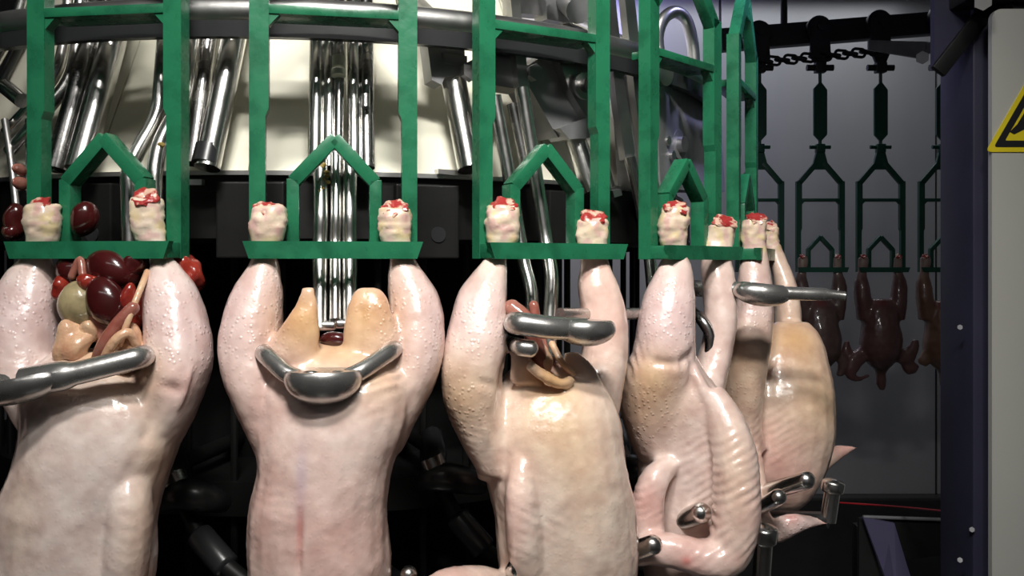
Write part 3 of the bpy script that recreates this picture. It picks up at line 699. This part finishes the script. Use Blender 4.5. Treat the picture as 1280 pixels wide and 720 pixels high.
u = unit('bundle of bent steel tubes at the far left of the drum', cyl(90, 205, .6))
ctube('shaft', u, [(154, -60, .55), (143, 45, .595), (98, 212, .645)], .0150, 'chrome')
ctube('shaft', u, [(126, -60, .55), (116, 45, .595), (70, 212, .640)], .0125, 'chrome_dark')
ctube('bent_pipe', u, [(104, -60, .58), (98, 45, .60), (90, 98, .61), (58, 138, .63), (12, 190, .63)], .0075, 'chrome', .03)
ctube('bent_pipe', u, [(90, -60, .58), (82, 45, .60), (72, 92, .61), (48, 122, .62), (8, 165, .62)], .0065, 'chrome', .03)
ctube('rod', u, [(58, -30, .60), (40, 30, .61), (0, 112, .62)], .0065, 'steel')
ctube('rod', u, [(36, -30, .60), (20, 30, .61), (-14, 90, .62)], .007, 'chrome')
ctube('rod', u, [(6, 108, .635), (28, 126, .64)], .009, 'chrome')
ctube('rod', u, [(6, 150, .63), (14, 200, .64), (24, 290, .66)], .004, 'steel')
ctube('rod', u, [(38, 150, .62), (40, 250, .64)], .006, 'chrome_dark')
for x in (28, 74):
    bolt('bolt', u, cyl(x, 210, .63), nrm(-.5), .006, .008)

u = unit('pair of kinked steel rods behind the leftmost full shackle', cyl(190, 205, .6))
ctube('kinked_rod', u, [(214, -60, .57), (206, 45, .61), (198, 145, .63), (172, 188, .65), (160, 215, .66), (163, 330, .67)], .0085, 'chrome', .02)
ctube('kinked_rod', u, [(250, -60, .57), (240, 45, .61), (229, 125, .63), (199, 180, .65), (193, 215, .66), (197, 330, .67)], .0085, 'chrome', .02)
ctube('shaft', u, [(306, -60, .55), (294, 40, .595), (259, 210, .640)], .0140, 'chrome')
ctube('rod', u, [(270, -60, .55), (262, 40, .59), (240, 205, .630)], .0095, 'chrome_dark')
cplate('clamp_tab', u, [(236, 224), (252, 224), (252, 231), (236, 231)], .01, 'steel', .625)
cplate('clamp_tab', u, [(76, 232), (84, 232), (84, 240), (76, 240)], .01, 'steel', .625)
ctube('sleeve', u, [(262, 184, .633), (257, 206, .640)], .0155, 'black_pl')
obj('residue', *blobg(cyl(202, 181, .672), (.004, .003, .003), None, .4, 300, 2, 2), M['straw'], u)

u = unit('upright bundle of steel tubes behind the square-on shackle', cyl(424, 205, .6))
for x0, x1, r, m in ((400, 394, .0088, 'chrome'), (413, 411, .0088, 'chrome'), (440, 443, .0085, 'chrome'), (456, 459, .0085, 'chrome_dark')):
    ctube('shaft', u, [(x0, -60, .56), (x0 * .5 + x1 * .5, 45, .60), (x1, 210, .648)], r, m)
ctube('plunger', u, [(423, -60, .57), (423, 80, .622)], .0065, 'chrome_dark')
ctube('collar', u, [(423, 71, .628), (423, 85, .632)], .0072, 'cream', n=18)
ctube('collar', u, [(423, 87, .632), (423, 95, .634)], .0078, 'cream', n=18)
ctube('plunger', u, [(424, 95, .625), (423, 210, .652)], .0055, 'chrome_dark')
ctube('pin', u, [(457, 118, .642), (457, 134, .645)], .0045, 'steel')
for x0, x1, r in ((401, 400, .0078), (437, 437, .0078), (420, 419, .0060)):
    ctube('spoon_rod', u, [(x0, 190, .664), (x0, 275, .690), (x1, 300, .690), (x1, 412 if x0 != 420 else 400, .728)], r, 'chrome', .02)
obj('spoon_tip', *tubeg([cyl(398, 407, .728), cyl(416, 407, .728)], .0055, 12, 1.0), M['chrome'], u)
obj('spoon_tip', *tubeg([cyl(423, 405, .728), cyl(440, 405, .728)], .0055, 12, 1.0), M['chrome'], u)
for i in range(14):
    yy = 213 + random.uniform(-9, 28)
    obj('residue', *blobg(cyl(404 + random.uniform(-5, 6), yy, .664 + (yy - 190) / 85 * .026 + .0065), (.003, .002, .0022), None, .5, 300, i, 2), M['straw'], u)

u = unit('steel bracket with tube and light lever block, left post of the third shackle', cyl(600, 205, .6))
cplate('bracket', u, [(533, 45), (580, 45), (582, 92), (556, 96), (552, 106), (540, 100)], .03, 'gun', .622)
cplate('bracket_lip', u, [(554, 66), (584, 70), (584, 84), (556, 78)], .02, 'steel', .628)
ctube('shaft', u, [(558, 40, .59), (567, 100, .605), (588, 212, .640)], .0150, 'chrome')
bolt('bolt', u, cyl(586, 90, .630), nrm(.42), .012, .012, 'steel')
cplate('lever_block', u, [(610, 46), (655, 50), (662, 108), (652, 112), (614, 106)], .035, 'steel', .640)
cplate('lever', u, [(634, -50), (645, -50), (660, 100), (668, 150), (656, 150), (648, 104)], .012, 'steel', .652)
bolt('bolt', u, cyl(664, 92, .645), nrm(.5), .010, .012, 'gun')
ctube('lever_rod', u, [(652, 110, .655), (668, 210, .662), (682, 300, .672), (690, 345, .69), (686, 430, .735), (688, 452, .752)], .0085, 'chrome', .015)
ctube('lever_rod', u, [(618, 120, .650), (640, 240, .660), (655, 330, .675), (664, 360, .69), (666, 430, .73)], .0080, 'chrome', .015)
ctube('lever_rod', u, [(640, 130, .645), (662, 230, .655)], .0065, 'chrome_dark')
cplate('clamp_tab', u, [(548, 211), (590, 214), (590, 221), (548, 217)], .02, 'steel', .612)

u = unit('grey slanted lever block with big washer and bolt behind the third shackle', cyl(710, 180, .6))
cplate('lever_block', u, [(650, 88), (688, 64), (700, 66), (738, 150), (735, 160), (697, 172)], .045, 'gun', .628)
cplate('block_face', u, [(690, 50), (745, 58), (752, 140), (735, 150), (712, 112)], .02, 'steel', .640)
cplate('cover_plate', u, [(636, -60), (680, -60), (692, 20), (640, 16)], .02, 'steel', .612)
cplate('cover_plate', u, [(676, -60), (700, -60), (716, 30), (684, 24)], .025, 'gun', .620)
cb = cyl(729, 108, .645); nb = nrm(.62)
obj('washer', *tubeg([cb, cb + nb * .004], .0165, 24), M['steel'], u)
bolt('bolt', u, cb + nb * .004, nb + Vector((-.3, 0, 0)), .0085, .016, 'chrome_dark', False)
cplate('collar_block', u, [(700, 160), (736, 146), (745, 158), (742, 172), (712, 174)], .035, 'gun', .640)
ctube('shaft', u, [(716, 165, .615), (741, 240, .638)], .0135, 'chrome')
ctube('pin_housing', u, [(700, -10, .60), (725, 12, .655)], .018, 'gun')

u = unit('long flat steel levers ending in rods, left of the side-on shackle', cyl(790, 230, .62))
for dx, r in ((0, .652), (24, .648)):
    cplate('lever', u, [(752 + dx, -50), (764 + dx, -50), (782 + dx, 110), (794 + dx, 190), (790 + dx, 204), (782 + dx, 200), (770 + dx, 120)], .010, 'steel', r)
ctube('lever_rod', u, [(787, 196, .655), (800, 250, .66), (812, 320, .67), (818, 390, .69)], .0078, 'chrome', .02)
ctube('lever_rod', u, [(812, 192, .650), (822, 260, .655)], .0065, 'chrome')
obj('pivot', *tubeg([cyl(800, 108, .60), cyl(804, 108, .648)], .018, 20), M['steel'], u)
ctube('rod', u, [(748, 180, .62), (764, 235, .63)], .006, 'chrome_dark')
cplate('clamp_tab', u, [(766, 238), (776, 236), (778, 244), (768, 247)], .01, 'steel', .622)

u = unit('grey cast housing with bolts and a lifting eye behind the side-on shackle', cyl(860, 200, .6))
cplate('housing', u, [(818, 78), (850, 70), (884, 92), (902, 150), (906, 240), (826, 236)], .06, 'gun', .640)
cplate('housing_rib', u, [(880, 98), (888, 100), (908, 200), (904, 214), (898, 196)], .03, 'steel', .655)
for px, py, r, h, m in ((845, 181, .021, .006, 'gun'), (845, 181, .0115, .014, 'steel'), (825, 177, .0065, .014, 'steel'), (831, 195, .0065, .014, 'steel')):
    cb = cyl(px, py, .642); nb = nrm(.95)
    bolt('bolt', u, cb, nb, r, h, m, False)
cb = cyl(822, 88, .655)
obj('pulley', *tubeg([cb, cb + nrm(.9) * .012], .022, 24), M['steel'], u)
u = thing('lifting_eye', 'grey steel arch on top of the round guide rail beside the side-on shackle', 'eye', cyl(843, 66, .652), 0)
c0 = at(843, 48, 1.24)
arch = [at(824, 70, 1.225), at(822, 45, 1.225), at(829, 24, 1.23), at(843, 15, 1.24), at(857, 24, 1.25), at(865, 50, 1.255), at(868, 86, 1.26)]
obj('arch', *tubeg(spline(arch, 5), .0085, 12), M['steel'], u)
obj('foot_pad', *boxg(at(868, 88, 1.26), (.03, .03, .008), None, .002), M['steel'], u)

# ------------------------------------------------------------------ body clamps
def pad_g(c, ax, hw, hh, hd, cut=0.35):
    """lens shaped chrome pad: half an ellipsoid below, flattened on top"""
    ax = Vector(ax).normalized(); z = Vector((0, 0, 1)); z = (z - ax * z.dot(ax)).normalized(); y = z.cross(ax)
    bm = bmesh.new(); bmesh.ops.create_uvsphere(bm, u_segments=28, v_segments=16, radius=1)
    V = []
    for v in bm.verts:
        p = v.co; zz = min(p.z, cut)
        V.append(Vector(c) + ax * (p.x * hw) + y * (p.y * hd) + z * (zz * hh))
    Fc = [tuple(q.index for q in f.verts) for f in bm.faces]; bm.free()
    return V, Fc
GB = 'steel body clamps'
def clamp(label, root_p): return thing('body_clamp', label, 'clamp', root_p, 0, GB)
k = T0 + DT
def P1(px, py, d): return plane(px, py, k, d)
c = clamp('steel clamp with lens-shaped pad across the square-on carcass', P1(403, 475, .1))
obj('pad', *pad_g(P1(404, 472, .098), tan(k), 46 * .00077, 33 * .00075, .028, .28), M['clamp'], c)
obj('arm', *tubeg(fillet([P1(380, 476, .096), P1(358, 468, .092), P1(330, 442, .070), P1(322, 430, -.09)], .012), .0085, 14), M['clamp'], c)
obj('arm', *tubeg(fillet([P1(430, 474, .096), P1(452, 464, .092), P1(492, 437, .070), P1(500, 428, -.09)], .012), .0085, 14), M['clamp'], c)
for x in (388, 422): obj('rivet', *blobg(P1(x, 467, .112), (.008, .004, .003), None, 0, 1, 0, 2), M['chrome_dark'], c)
k0 = T0
def P0(px, py, d): return plane(px, py, k0, d)
c = clamp('long steel clamp reaching in from the left edge across the leftmost carcass', P0(60, 470, .1))
obj('pad', *pad_g(P0(22, 481, .115), P0(90, 466, .115) - P0(10, 482, .115), 62 * .00072, 24 * .00072, .024, .35), M['clamp'], c)
obj('arm', *tubeg(fillet([P0(30, 478, .115), P0(90, 468, .11), P0(178, 446, .085), P0(192, 440, -.08)], .012), [.0135, .0135, .013, .012, .0105, .0105, .0105, .0105, .0105, .0105, .0105, .0105, .0105, .0105][:14], 14), M['clamp'], c)
obj('arm', *tubeg(fillet([P0(0, 482, .11), P0(-40, 476, .08), P0(-60, 470, -.08)], .012), .0105, 14), M['clamp'], c)
k2 = T0 + 2 * DT
def P2(px, py, d): return plane(px, py, k2, d)
c = clamp('steel clamp with rounded end pointing right across the third carcass', P2(700, 410, .1))
obj('pad', *pad_g(P2(733, 411, .10), P2(760, 411, .1) - P2(700, 411, .1), 38 * .00083, 22 * .0008, .026, .5), M['clamp'], c)
obj('arm', *tubeg(fillet([P2(730, 411, .10), P2(690, 410, .10), P2(645, 404, .085), P2(634, 402, -.08)], .012), .0115, 14), M['clamp'], c)
obj('lower_arm', *tubeg(fillet([P2(664, 436, .085), P2(650, 434, .08), P2(634, 428, -.08)], .012), .0088, 14, .8), M['clamp'], c)
obj('cross_rod', *tubeg([P2(700, 393, .045), P2(815, 392, -.03)], .0070, 12), M['clamp'], c)
c = clamp('straight steel clamp sticking out to the right past the farthest carcass', at(950, 366, 1.15))
obj('arm', *tubeg(fillet([at(840, 362, 1.26), at(872, 360, 1.19), at(925, 363, 1.165), at(940, 365, 1.16)], .01), .0110, 14), M['clamp'], c)
obj('pad', *pad_g(at(952, 366, 1.155), (1, -.05, -.10), 36 * .001, 17 * .001, .022, .7), M['clamp'], c)
obj('arm', *tubeg([at(965, 366, 1.155), at(1030, 368, 1.145), at(1036, 368, 1.145), at(1057, 370, 1.14)], [.0085, .008, .0062, .0055], 14), M['clamp'], c)
obj('hook', *tubeg(fillet([at(862, 386, 1.20), at(876, 398, 1.16), at(889, 418, 1.155), at(888, 445, 1.155), at(880, 475, 1.17)], .012), .0075, 12), M['chrome_dark'], c)

# ------------------------------------------------------------------ wing holders with round-ended pins
GW = 'round-ended steel wing holder pins'
def holder(label, p): return thing('wing_holder', label, 'holder', p, 0, GW)
def pin(u, pts, r): obj('pin', *tubeg(pts, r, 16, .9), M['chrome'], u)
def post(u, p0, p1, r):
    p0, p1 = Vector(p0), Vector(p1); d = p1 - p0
    g = join(tubeg([p0, p0 + d * .18], r * 1.45, 18, .4), tubeg([p0 + d * .15, p1], r, 14))
    obj('post', *g, M['chrome'], u)
def back(u, p):
    t = math.atan2(p.x - AX, AY - p.y); e = ring(t, .56, p.z - .03); e2 = ring(t, .40, p.z - .05)
    obj('bracket', *tubeg(fillet([p, e, e2], .02), .011, 12), M['black_pl'], u)
h = holder('horizontal steel pin between the third carcass and the folded wing, lower', at(805, 688, 1.0))
pin(h, [at(760, 700, 1.07), at(816, 681, .99)], .0108); back(h, at(760, 700, 1.07))
h = holder('horizontal steel pin tucked inside the folded wing of the side-on carcass', at(860, 650, 1.03))
pin(h, [at(830, 660, 1.12), at(876, 641, 1.045)], .0122); back(h, at(830, 662, 1.12))
h = holder('two parallel steel pins pressing the farthest carcass', at(960, 620, 1.18))
pin(h, [at(940, 640, 1.25), at(973, 621, 1.155)], .0102); pin(h, [at(935, 622, 1.27), at(1008, 600, 1.17)], .0115)
back(h, at(935, 640, 1.27))
h = holder('upright steel post with round head right of the farthest carcass', at(1037, 648, 1.22))
post(h, at(1042, 604, 1.22), at(1035, 652, 1.22), .0105)
back(h, at(1035, 650, 1.22))
h = holder('upright steel post with round head under the pointed wing tip', at(953, 720, 1.16))
post(h, at(956, 662, 1.16), at(951, 735, 1.17), .0115)
back(h, at(951, 733, 1.17))
h = holder('round steel ball pin at the bottom edge beside the third carcass', at(644, 712, .9))
pin(h, [at(634, 725, .99), at(645, 709, .915)], .0088); back(h, at(634, 727, .99))
h = holder('round steel ball pin at the bottom edge beside the square-on carcass', at(510, 716, .9))
pin(h, [at(505, 732, .96), at(511, 718, .91)], .0088); back(h, at(505, 734, .96))

# ------------------------------------------------------------------ dark linkages under the skirt
def linkage(label, dx, dy=0):
    def q(px, py, r): return cyl(px + dx, py + dy, r)
    u = thing('lower_linkage', label, 'linkage', q(560, 640, .6), 0, 'black linkages under the drum')
    obj('hose', *tubeg(spline([q(540, 545, .56), q(545, 570, .60), q(540, 588, .61)], 5), .013, 14, .5), M['black_pl'], u)
    obj('collar', *tubeg([q(538, 572, .615), q(543, 584, .618)], .0145, 16), M['chrome_dark'], u)
    obj('coupling', *tubeg(spline([q(526, 606, .60), q(548, 596, .625), q(578, 600, .62), q(600, 606, .60)], 5), [.012 + .005 * math.sin(pi * i / 15) for i in range(16)], 14, .6), M['black_pl'], u)
    obj('piston', *tubeg([q(552, 610, .60), q(575, 655, .62)], .009, 12), M['black'], u)
    obj('cylinder', *tubeg([q(572, 648, .62), q(604, 685, .64)], .015, 16, .4), M['black_pl'], u)
    obj('piston', *tubeg([q(602, 684, .64), q(640, 715, .655)], .010, 12), M['black'], u)
    obj('bracket', *tubeg(fillet([q(540, 560, .57), ring(math.atan2(q(540, 560, .57).x - AX, AY - q(540, 560, .57).y), .40, q(540, 560, .57).z)], .01), .01, 10), M['black'], u)
linkage('black hose and piston linkage between the square-on and third carcasses', 0)
linkage('black hose and piston linkage between the two leftmost full carcasses', -322, 22)
linkage('black hose and piston linkage glimpsed behind the third and side-on carcasses', 232, -12)
th = obj('skin_thread', *tubeg([plane(226, 540, T0, .02), plane(208, 590, T0, .03), plane(190, 640, T0, .03)], .0006, 6), M['steel'])
tag(th, 'thin pale thread hanging from the thigh of the leftmost carcass', 'thread')

# ------------------------------------------------------------------ overhead conveyor in the background
YB = 3.25
def ab(px, py, y=YB): return at(px, py, y)
cr = thing('conveyor_rail', 'dark overhead conveyor beam in front of the steel wall', 'rail', ab(1060, 60))
a, b = ab(900, 51), ab(1300, 19)
obj('beam', *barg(a, b, .05, .078, Vector((0, 0, 1)), .004), M['rail'], cr)
for x in (0.2, .8):
    p = a.lerp(b, x)
    obj('drop_rod', *tubeg([p, Vector((p.x, p.y, ZC))], .012, 10), M['rail'], cr)
GT = 'conveyor trolleys'; GF = 'far green shackles'
cols = [(943, 46, 'left'), (1017, 40, 'm'), (1091, 33, 'r'), (1167, 26, 'x')]
tro_l = ['dark trolley at the left end of the overhead beam beside the green posts', 'dark trolley on the overhead beam, between the two chain runs', 'dark trolley on the overhead beam beside the grey bracket arm', 'dark trolley on the overhead beam next to the navy cabinet']
far_l = ['small dark green shackle half hidden behind the near green posts', 'small dark green shackle second from the left under the overhead beam', 'small dark green shackle third from the left, above the spread-winged carcass', 'small dark green shackle half hidden by the navy cabinet']
zbar = ab(0, 337).z
fs0 = None; FS = []
for i, (px, py, _) in enumerate(cols):
    p = ab(px, py)
    tr = thing('conveyor_trolley', tro_l[i], 'trolley', p - Vector((0, .06, 0)), 0, GT)
    y = p.y - 0.052
    obj('wheel', *tubeg([(p.x, y - .012, p.z), (p.x, y + .012, p.z)], .042, 22), M['rail'], tr)
    zt = p.z; zb = zbar + ZX + .445
    g = prism([(p.x - .030, y - .022, zt + .01), (p.x + .030, y - .022, zt + .01), (p.x + .036, y - .022, zt - .10), (p.x + .014, y - .022, zb + .02), (p.x - .014, y - .022, zb + .02), (p.x - .036, y - .022, zt - .10)], (0, .012, 0))
    obj('arm', *g, M['rail'], tr, smooth=False)
    obj('axle', *tubeg([(p.x, y - .03, p.z), (p.x, y + .05, p.z)], .012, 10), M['rail'], tr)
    obj('clevis', *join(boxg((p.x, y - .016, zb + .012), (.036, .032, .035), None, .003), tubeg([(p.x - .046, y - .016, zb + .012), (p.x + .046, y - .016, zb + .012)], .011, 10)), M['rail'], tr)
    base = Vector((p.x, y - .016, zbar))
    if fs0 is None:
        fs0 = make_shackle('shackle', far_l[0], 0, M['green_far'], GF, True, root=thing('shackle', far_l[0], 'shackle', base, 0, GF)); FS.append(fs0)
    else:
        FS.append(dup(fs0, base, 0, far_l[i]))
# chain
ch = thing('conveyor_chain', 'dark steel link chain strung between the overhead trolleys', 'chain', ab(980, 73, YB - .052))
lk = None
xs = [946 + i * 10.6 for i in range(15)]
for i, x in enumerate(xs):
    pt = ab(x, 78 - (x - 946) * .093, YB - .09)
    if lk is None:
        n = 14; ptsl = [Vector((math.copysign(.010, math.cos(2 * pi * j / n)) * (1 if abs(math.cos(2 * pi * j / n)) > .05 else 0) + .013 * math.cos(2 * pi * j / n), 0, .014 * math.sin(2 * pi * j / n))) for j in range(n)]
        Vv, Ff = [], []
        for j in range(n):
            d = (ptsl[(j + 1) % n] - ptsl[j - 1]).normalized(); yv = Vector((0, 1, 0)); xv = yv.cross(d)
            for m_ in range(8):
                a_ = 2 * pi * m_ / 8; Vv.append(ptsl[j] + (xv * math.cos(a_) + yv * math.sin(a_)) * .0052)
        for j in range(n):
            for m_ in range(8): Ff.append((j * 8 + m_, j * 8 + (m_ + 1) % 8, ((j + 1) % n) * 8 + (m_ + 1) % 8, ((j + 1) % n) * 8 + m_))
        lk = obj('chain_link', Vv, Ff, M['rail'], ch, local=True); o = lk
    else:
        o = lk.copy(); COL.objects.link(o); o.parent = ch
    o.location = pt - Vector(ch.location); o.rotation_euler = ((pi / 2 if i % 2 else 0), .09, 0)
br = thing('bracket_arm', 'flat grey steel arm with a bright bolt under the overhead beam', 'bracket', ab(1150, 72, 3.1))
obj('arm', *prism([ab(1086, 50, 3.1), ab(1122, 51, 3.1), ab(1160, 52, 3.1), ab(1160, 74, 3.1), ab(1140, 71, 3.1), ab(1086, 62, 3.1)], (0, .012, 0)), M['gun'], br, smooth=False)
obj('bolt_head', *tubeg([ab(1153, 72, 3.09), ab(1153, 72, 3.04)], .022, 6), M['steel'], br, smooth=False)
obj('stay', *tubeg([ab(1155, 60, 3.11), ab(1190, 60, 3.11)], .02, 10), M['gun'], br)

# far carcasses
def far_bird(label, dx, rows, base, mirror=False):
    c = Vector(FS[dx].location)
    root = thing('chicken_carcass', label, 'chicken', c, 0, 'far carcasses under the overhead beam')
    Y = c.y - .005; px0 = 640 + c.x / c.y * F
    L = [[(at(px0 + (-x if mirror else x), y, Y + dd), hw * px2m(Y), hd) for x, y, hw, dd, hd in r] for r in rows]
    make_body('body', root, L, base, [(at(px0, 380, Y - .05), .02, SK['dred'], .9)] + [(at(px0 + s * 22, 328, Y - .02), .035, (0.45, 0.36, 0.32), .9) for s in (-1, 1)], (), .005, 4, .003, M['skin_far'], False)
    for s in (-1, 1): cut_end(root, at(px0 + s * 22, 320, Y - .02), .012, .012)
    return root
legs_far = [[(s * 22, 321, 6, -.016, .014), (s * 22, 335, 6, -.016, .014), (s * 23, 343, 6, -.016, .014), (s * 24, 358, 9, -.02, .03), (s * 22, 378, 10, -.02, .036), (s * 18, 400, 11, -.01, .04)] for s in (-1, 1)]
body_far = [(0, 374, 12, -.02, .03), (0, 385, 20, -.02, .05), (0, 405, 22, -.02, .065), (0, 425, 25, -.02, .07), (0, 442, 24, -.02, .065), (0, 456, 14, -.01, .045), (0, 466, 6, 0, .02), (1, 480, 6, 0, .016), (2, 488, 3, 0, .01)]
wing_a = [(-20, 440, 9, -.02, .025), (-32, 452, 10, -.03, .02), (-38, 466, 8, -.03, .018), (-30, 474, 4, -.03, .012), (-14, 469, 2, -.03, .008)]
wing_up = [(-34, 456, 8, -.02, .018), (-42, 440, 6, -.02, .014), (-42, 426, 3, -.02, .008)]
wing_b = [(20, 440, 9, -.02, .025), (32, 448, 9, -.03, .02), (40, 436, 7, -.03, .016), (44, 424, 4, -.03, .01)]
wing_c = [(30, 446, 8, -.02, .018), (38, 462, 7, -.03, .016), (46, 456, 3, -.03, .01)]
FB = (0.13, 0.062, 0.060)  # shade on the far carcasses put into their skin colour
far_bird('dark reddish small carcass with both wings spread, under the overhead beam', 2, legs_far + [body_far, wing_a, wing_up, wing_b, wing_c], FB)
far_bird('dark small carcass behind the end of the straight steel clamp', 1, legs_far + [body_far, [(20, 440, 9, -.02, .02), (30, 455, 8, -.02, .018), (24, 470, 4, -.02, .01)], [(-20, 440, 9, -.02, .02), (-30, 455, 8, -.02, .018), (-24, 470, 4, -.02, .01)]], (0.12, 0.075, 0.07))  # dark base carries the shade on this bird too
far_bird('brownish small carcass half hidden by the navy cabinet', 3, legs_far + [[(p[0] + 4, p[1] + 2, p[2] + 2, p[3], p[4]) for p in body_far], [(-16, 440, 8, -.02, .02), (-24, 452, 7, -.02, .016), (-28, 446, 3, -.02, .01)], [(16, 440, 8, -.02, .02), (26, 455, 7, -.02, .016)]], (0.20, 0.11, 0.07))  # brownish base, darkened for the shade it hangs in

# ------------------------------------------------------------------ cabinet on the right
YC = 1.55
def ac(px, py, y=YC): return at(px, py, y)
cab = thing('control_cabinet', 'dark navy machine post with light grey panel at the right edge', 'cabinet', (ac(1240, 0).x, YC, 0))
xa, xb = at(1178, 0, 1.66).x, ac(1241, 0).x
obj('post', *boxg(((xa + xb + .12) / 2, YC + .06, 1.35), (xb - xa + .12, .12, 2.7), None, .004), M['navy'], cab)
xp = at(1240, 0, 1.5).x; ztop = at(0, 11, 1.5).z; x2 = xp + .42
pl = []
rr = .016
for cx, cz, a0 in ((x2 - rr, ztop - rr, 0), (xp + rr, ztop - rr, 90), (xp + rr, .12 + rr, 180), (x2 - rr, .12 + rr, 270)):
    for q in range(0, 91, 15):
        a_ = math.radians(a0 + q); pl.append((cx + rr * math.cos(a_), 1.5, cz + rr * math.sin(a_)))
door = obj('panel', *prism(pl, (0, .012, 0)), M['panel'], cab, smooth=False)
obj('panel_backing', *boxg((xp + .22, 1.532, 1.3), (.36, .042, 2.2), None, .003), M['black'], cab)
obj('top_channel', *boxg((at(1262, 0, 1.5).x + .16, 1.53, at(0, -4, 1.5).z + .012), (.46, .08, .035), None, .003), M['black'], cab)
obj('strut', *barg(at(1172, 90, 1.545), at(1238, 6, 1.545), .026, .012, Vector((0, 1, 0)), .002), M['black'], cab)
bracketp = [at(1168, -30, 1.56), at(1236, -30, 1.56), at(1236, 6, 1.56), at(1178, 86, 1.56), at(1168, 86, 1.56)]
obj('corner_plate', *prism(bracketp, (0, .015, 0)), M['navy'], cab, smooth=False)
for px, py in ((1200, 409), (1215, 662), (1200, 700)):
    obj('bolt_head', *tubeg([ac(px, py, 1.551), ac(px, py, 1.545)], .0045, 6), M['gun'], cab, smooth=False)
obj('bolt_head', *tubeg([at(1229, 2, 1.49), at(1229, 2, 1.45)], .014, 6), M['steel'], cab, smooth=False)
# warning sign on the panel
YS = 1.4985
def sg(px, py, y=YS): return at(px, py, y)
def rtri(cx, cy, hgt, rad, y, th, m, name, parent, hole=None):
    A = [Vector((cx, cy + hgt * 2 / 3)), Vector((cx - hgt / math.sqrt(3), cy - hgt / 3)), Vector((cx + hgt / math.sqrt(3), cy - hgt / 3))]
    def outline(A, rad):
        out = []
        for i in range(3):
            a, b, c_ = A[i - 1], A[i], A[(i + 1) % 3]
            u_, v_ = (a - b).normalized(), (c_ - b).normalized(); k_ = rad * 1.732
            p_, q_ = b + u_ * k_, b + v_ * k_
            for j in range(7):
                s_ = j / 6; out.append(p_ * (1 - s_) ** 2 + b * 2 * s_ * (1 - s_) + q_ * s_ * s_)
        return out
    O = outline(A, rad)
    if hole is None:
        return prism([(p.x, y, p.y) for p in O], (0, th, 0))
    C = Vector((cx, cy)); I = outline([C + (a - C) * hole for a in A], rad * .35)
    n = len(O); V_ = [(p.x, y, p.y) for p in O] + [(p.x, y, p.y) for p in I]
    V_ += [(x, y_ + th, z) for x, y_, z in V_]
    Fs = []
    for i in range(n):
        j = (i + 1) % n
        Fs += [(i, j, n + j, n + i), (2 * n + i, 2 * n + j, 3 * n + j, 3 * n + i), (i, j, 2 * n + j, 2 * n + i), (n + i, n + j, 3 * n + j, 3 * n + i)]
    return V_, Fs
left = sg(1232, 190); hgt = .155
cx_, cz_ = left.x + hgt / math.sqrt(3), left.z + hgt / 3
sn = obj('warning_sign', *rtri(cx_, cz_, hgt, .006, YS - .001, .0025, None, '', None), M['yellow'], cab, smooth=False)
sn['label'] = 'yellow triangular warning sign with black border'
sub('sign_border', *rtri(cx_, cz_ + .0006, hgt * .86, .004, YS - .0016, .0012, None, '', None, hole=.76), M['ink'], sn, smooth=False)
sub('sign_symbol', *prism([sg(1262, 165, YS - .0016), sg(1272, 155, YS - .0016), sg(1281, 140, YS - .0016), sg(1300, 132, YS - .0016), sg(1320, 140, YS - .0016), sg(1324, 160, YS - .0016), sg(1300, 162, YS - .0016), sg(1284, 160, YS - .0016), sg(1268, 168, YS - .0016)], (0, .0012, 0)), M['ink'], sn, smooth=False)

# chute and cord at the lower right
cu = thing('metal_chute', 'dark open metal box chute at the lower right beside the cabinet', 'chute', (at(1130, 0, 2.1).x, 2.1, 0))
A = at(1079, 647, 2.1); Bq = at(1195, 652, 2.1); A2 = at(1130, 647, 2.5)
D = Vector((0, 0, -.5))
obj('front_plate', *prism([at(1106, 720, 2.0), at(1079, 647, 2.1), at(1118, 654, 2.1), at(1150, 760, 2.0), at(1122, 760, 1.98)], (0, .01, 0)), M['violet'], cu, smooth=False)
obj('back_plate', *prism([at(1079, 647, 2.12), at(1195, 650, 2.12), at(1195, 692, 2.10), at(1118, 702, 2.10)], (0, .01, 0)), M['black'], cu, smooth=False)
obj('rim', *tubeg([at(1079, 646, 2.11), at(1195, 650, 2.11)], .004, 8), M['gun'], cu)
obj('side_plate', *prism([at(1074, 648, 2.13), at(1082, 648, 2.13), at(1112, 760, 2.0), at(1074, 760, 2.0)], (0, .012, 0)), M['black'], cu, smooth=False)
for px in (1076, 1192):
    p = at(px, 655, 2.14); obj('leg', *boxg((p.x, p.y, p.z / 2), (.03, .03, p.z), None, .002), M['black'], cu)
cd = obj('red_cord', *tubeg(spline([at(1030, 627, 2.3), at(1090, 631, 2.3), at(1140, 635, 2.0), at(1188, 640, 1.64)], 4), .0022, 8), M['redcord'])
tag(cd, 'thin red cord stretched to the cabinet at lower right', 'cord')
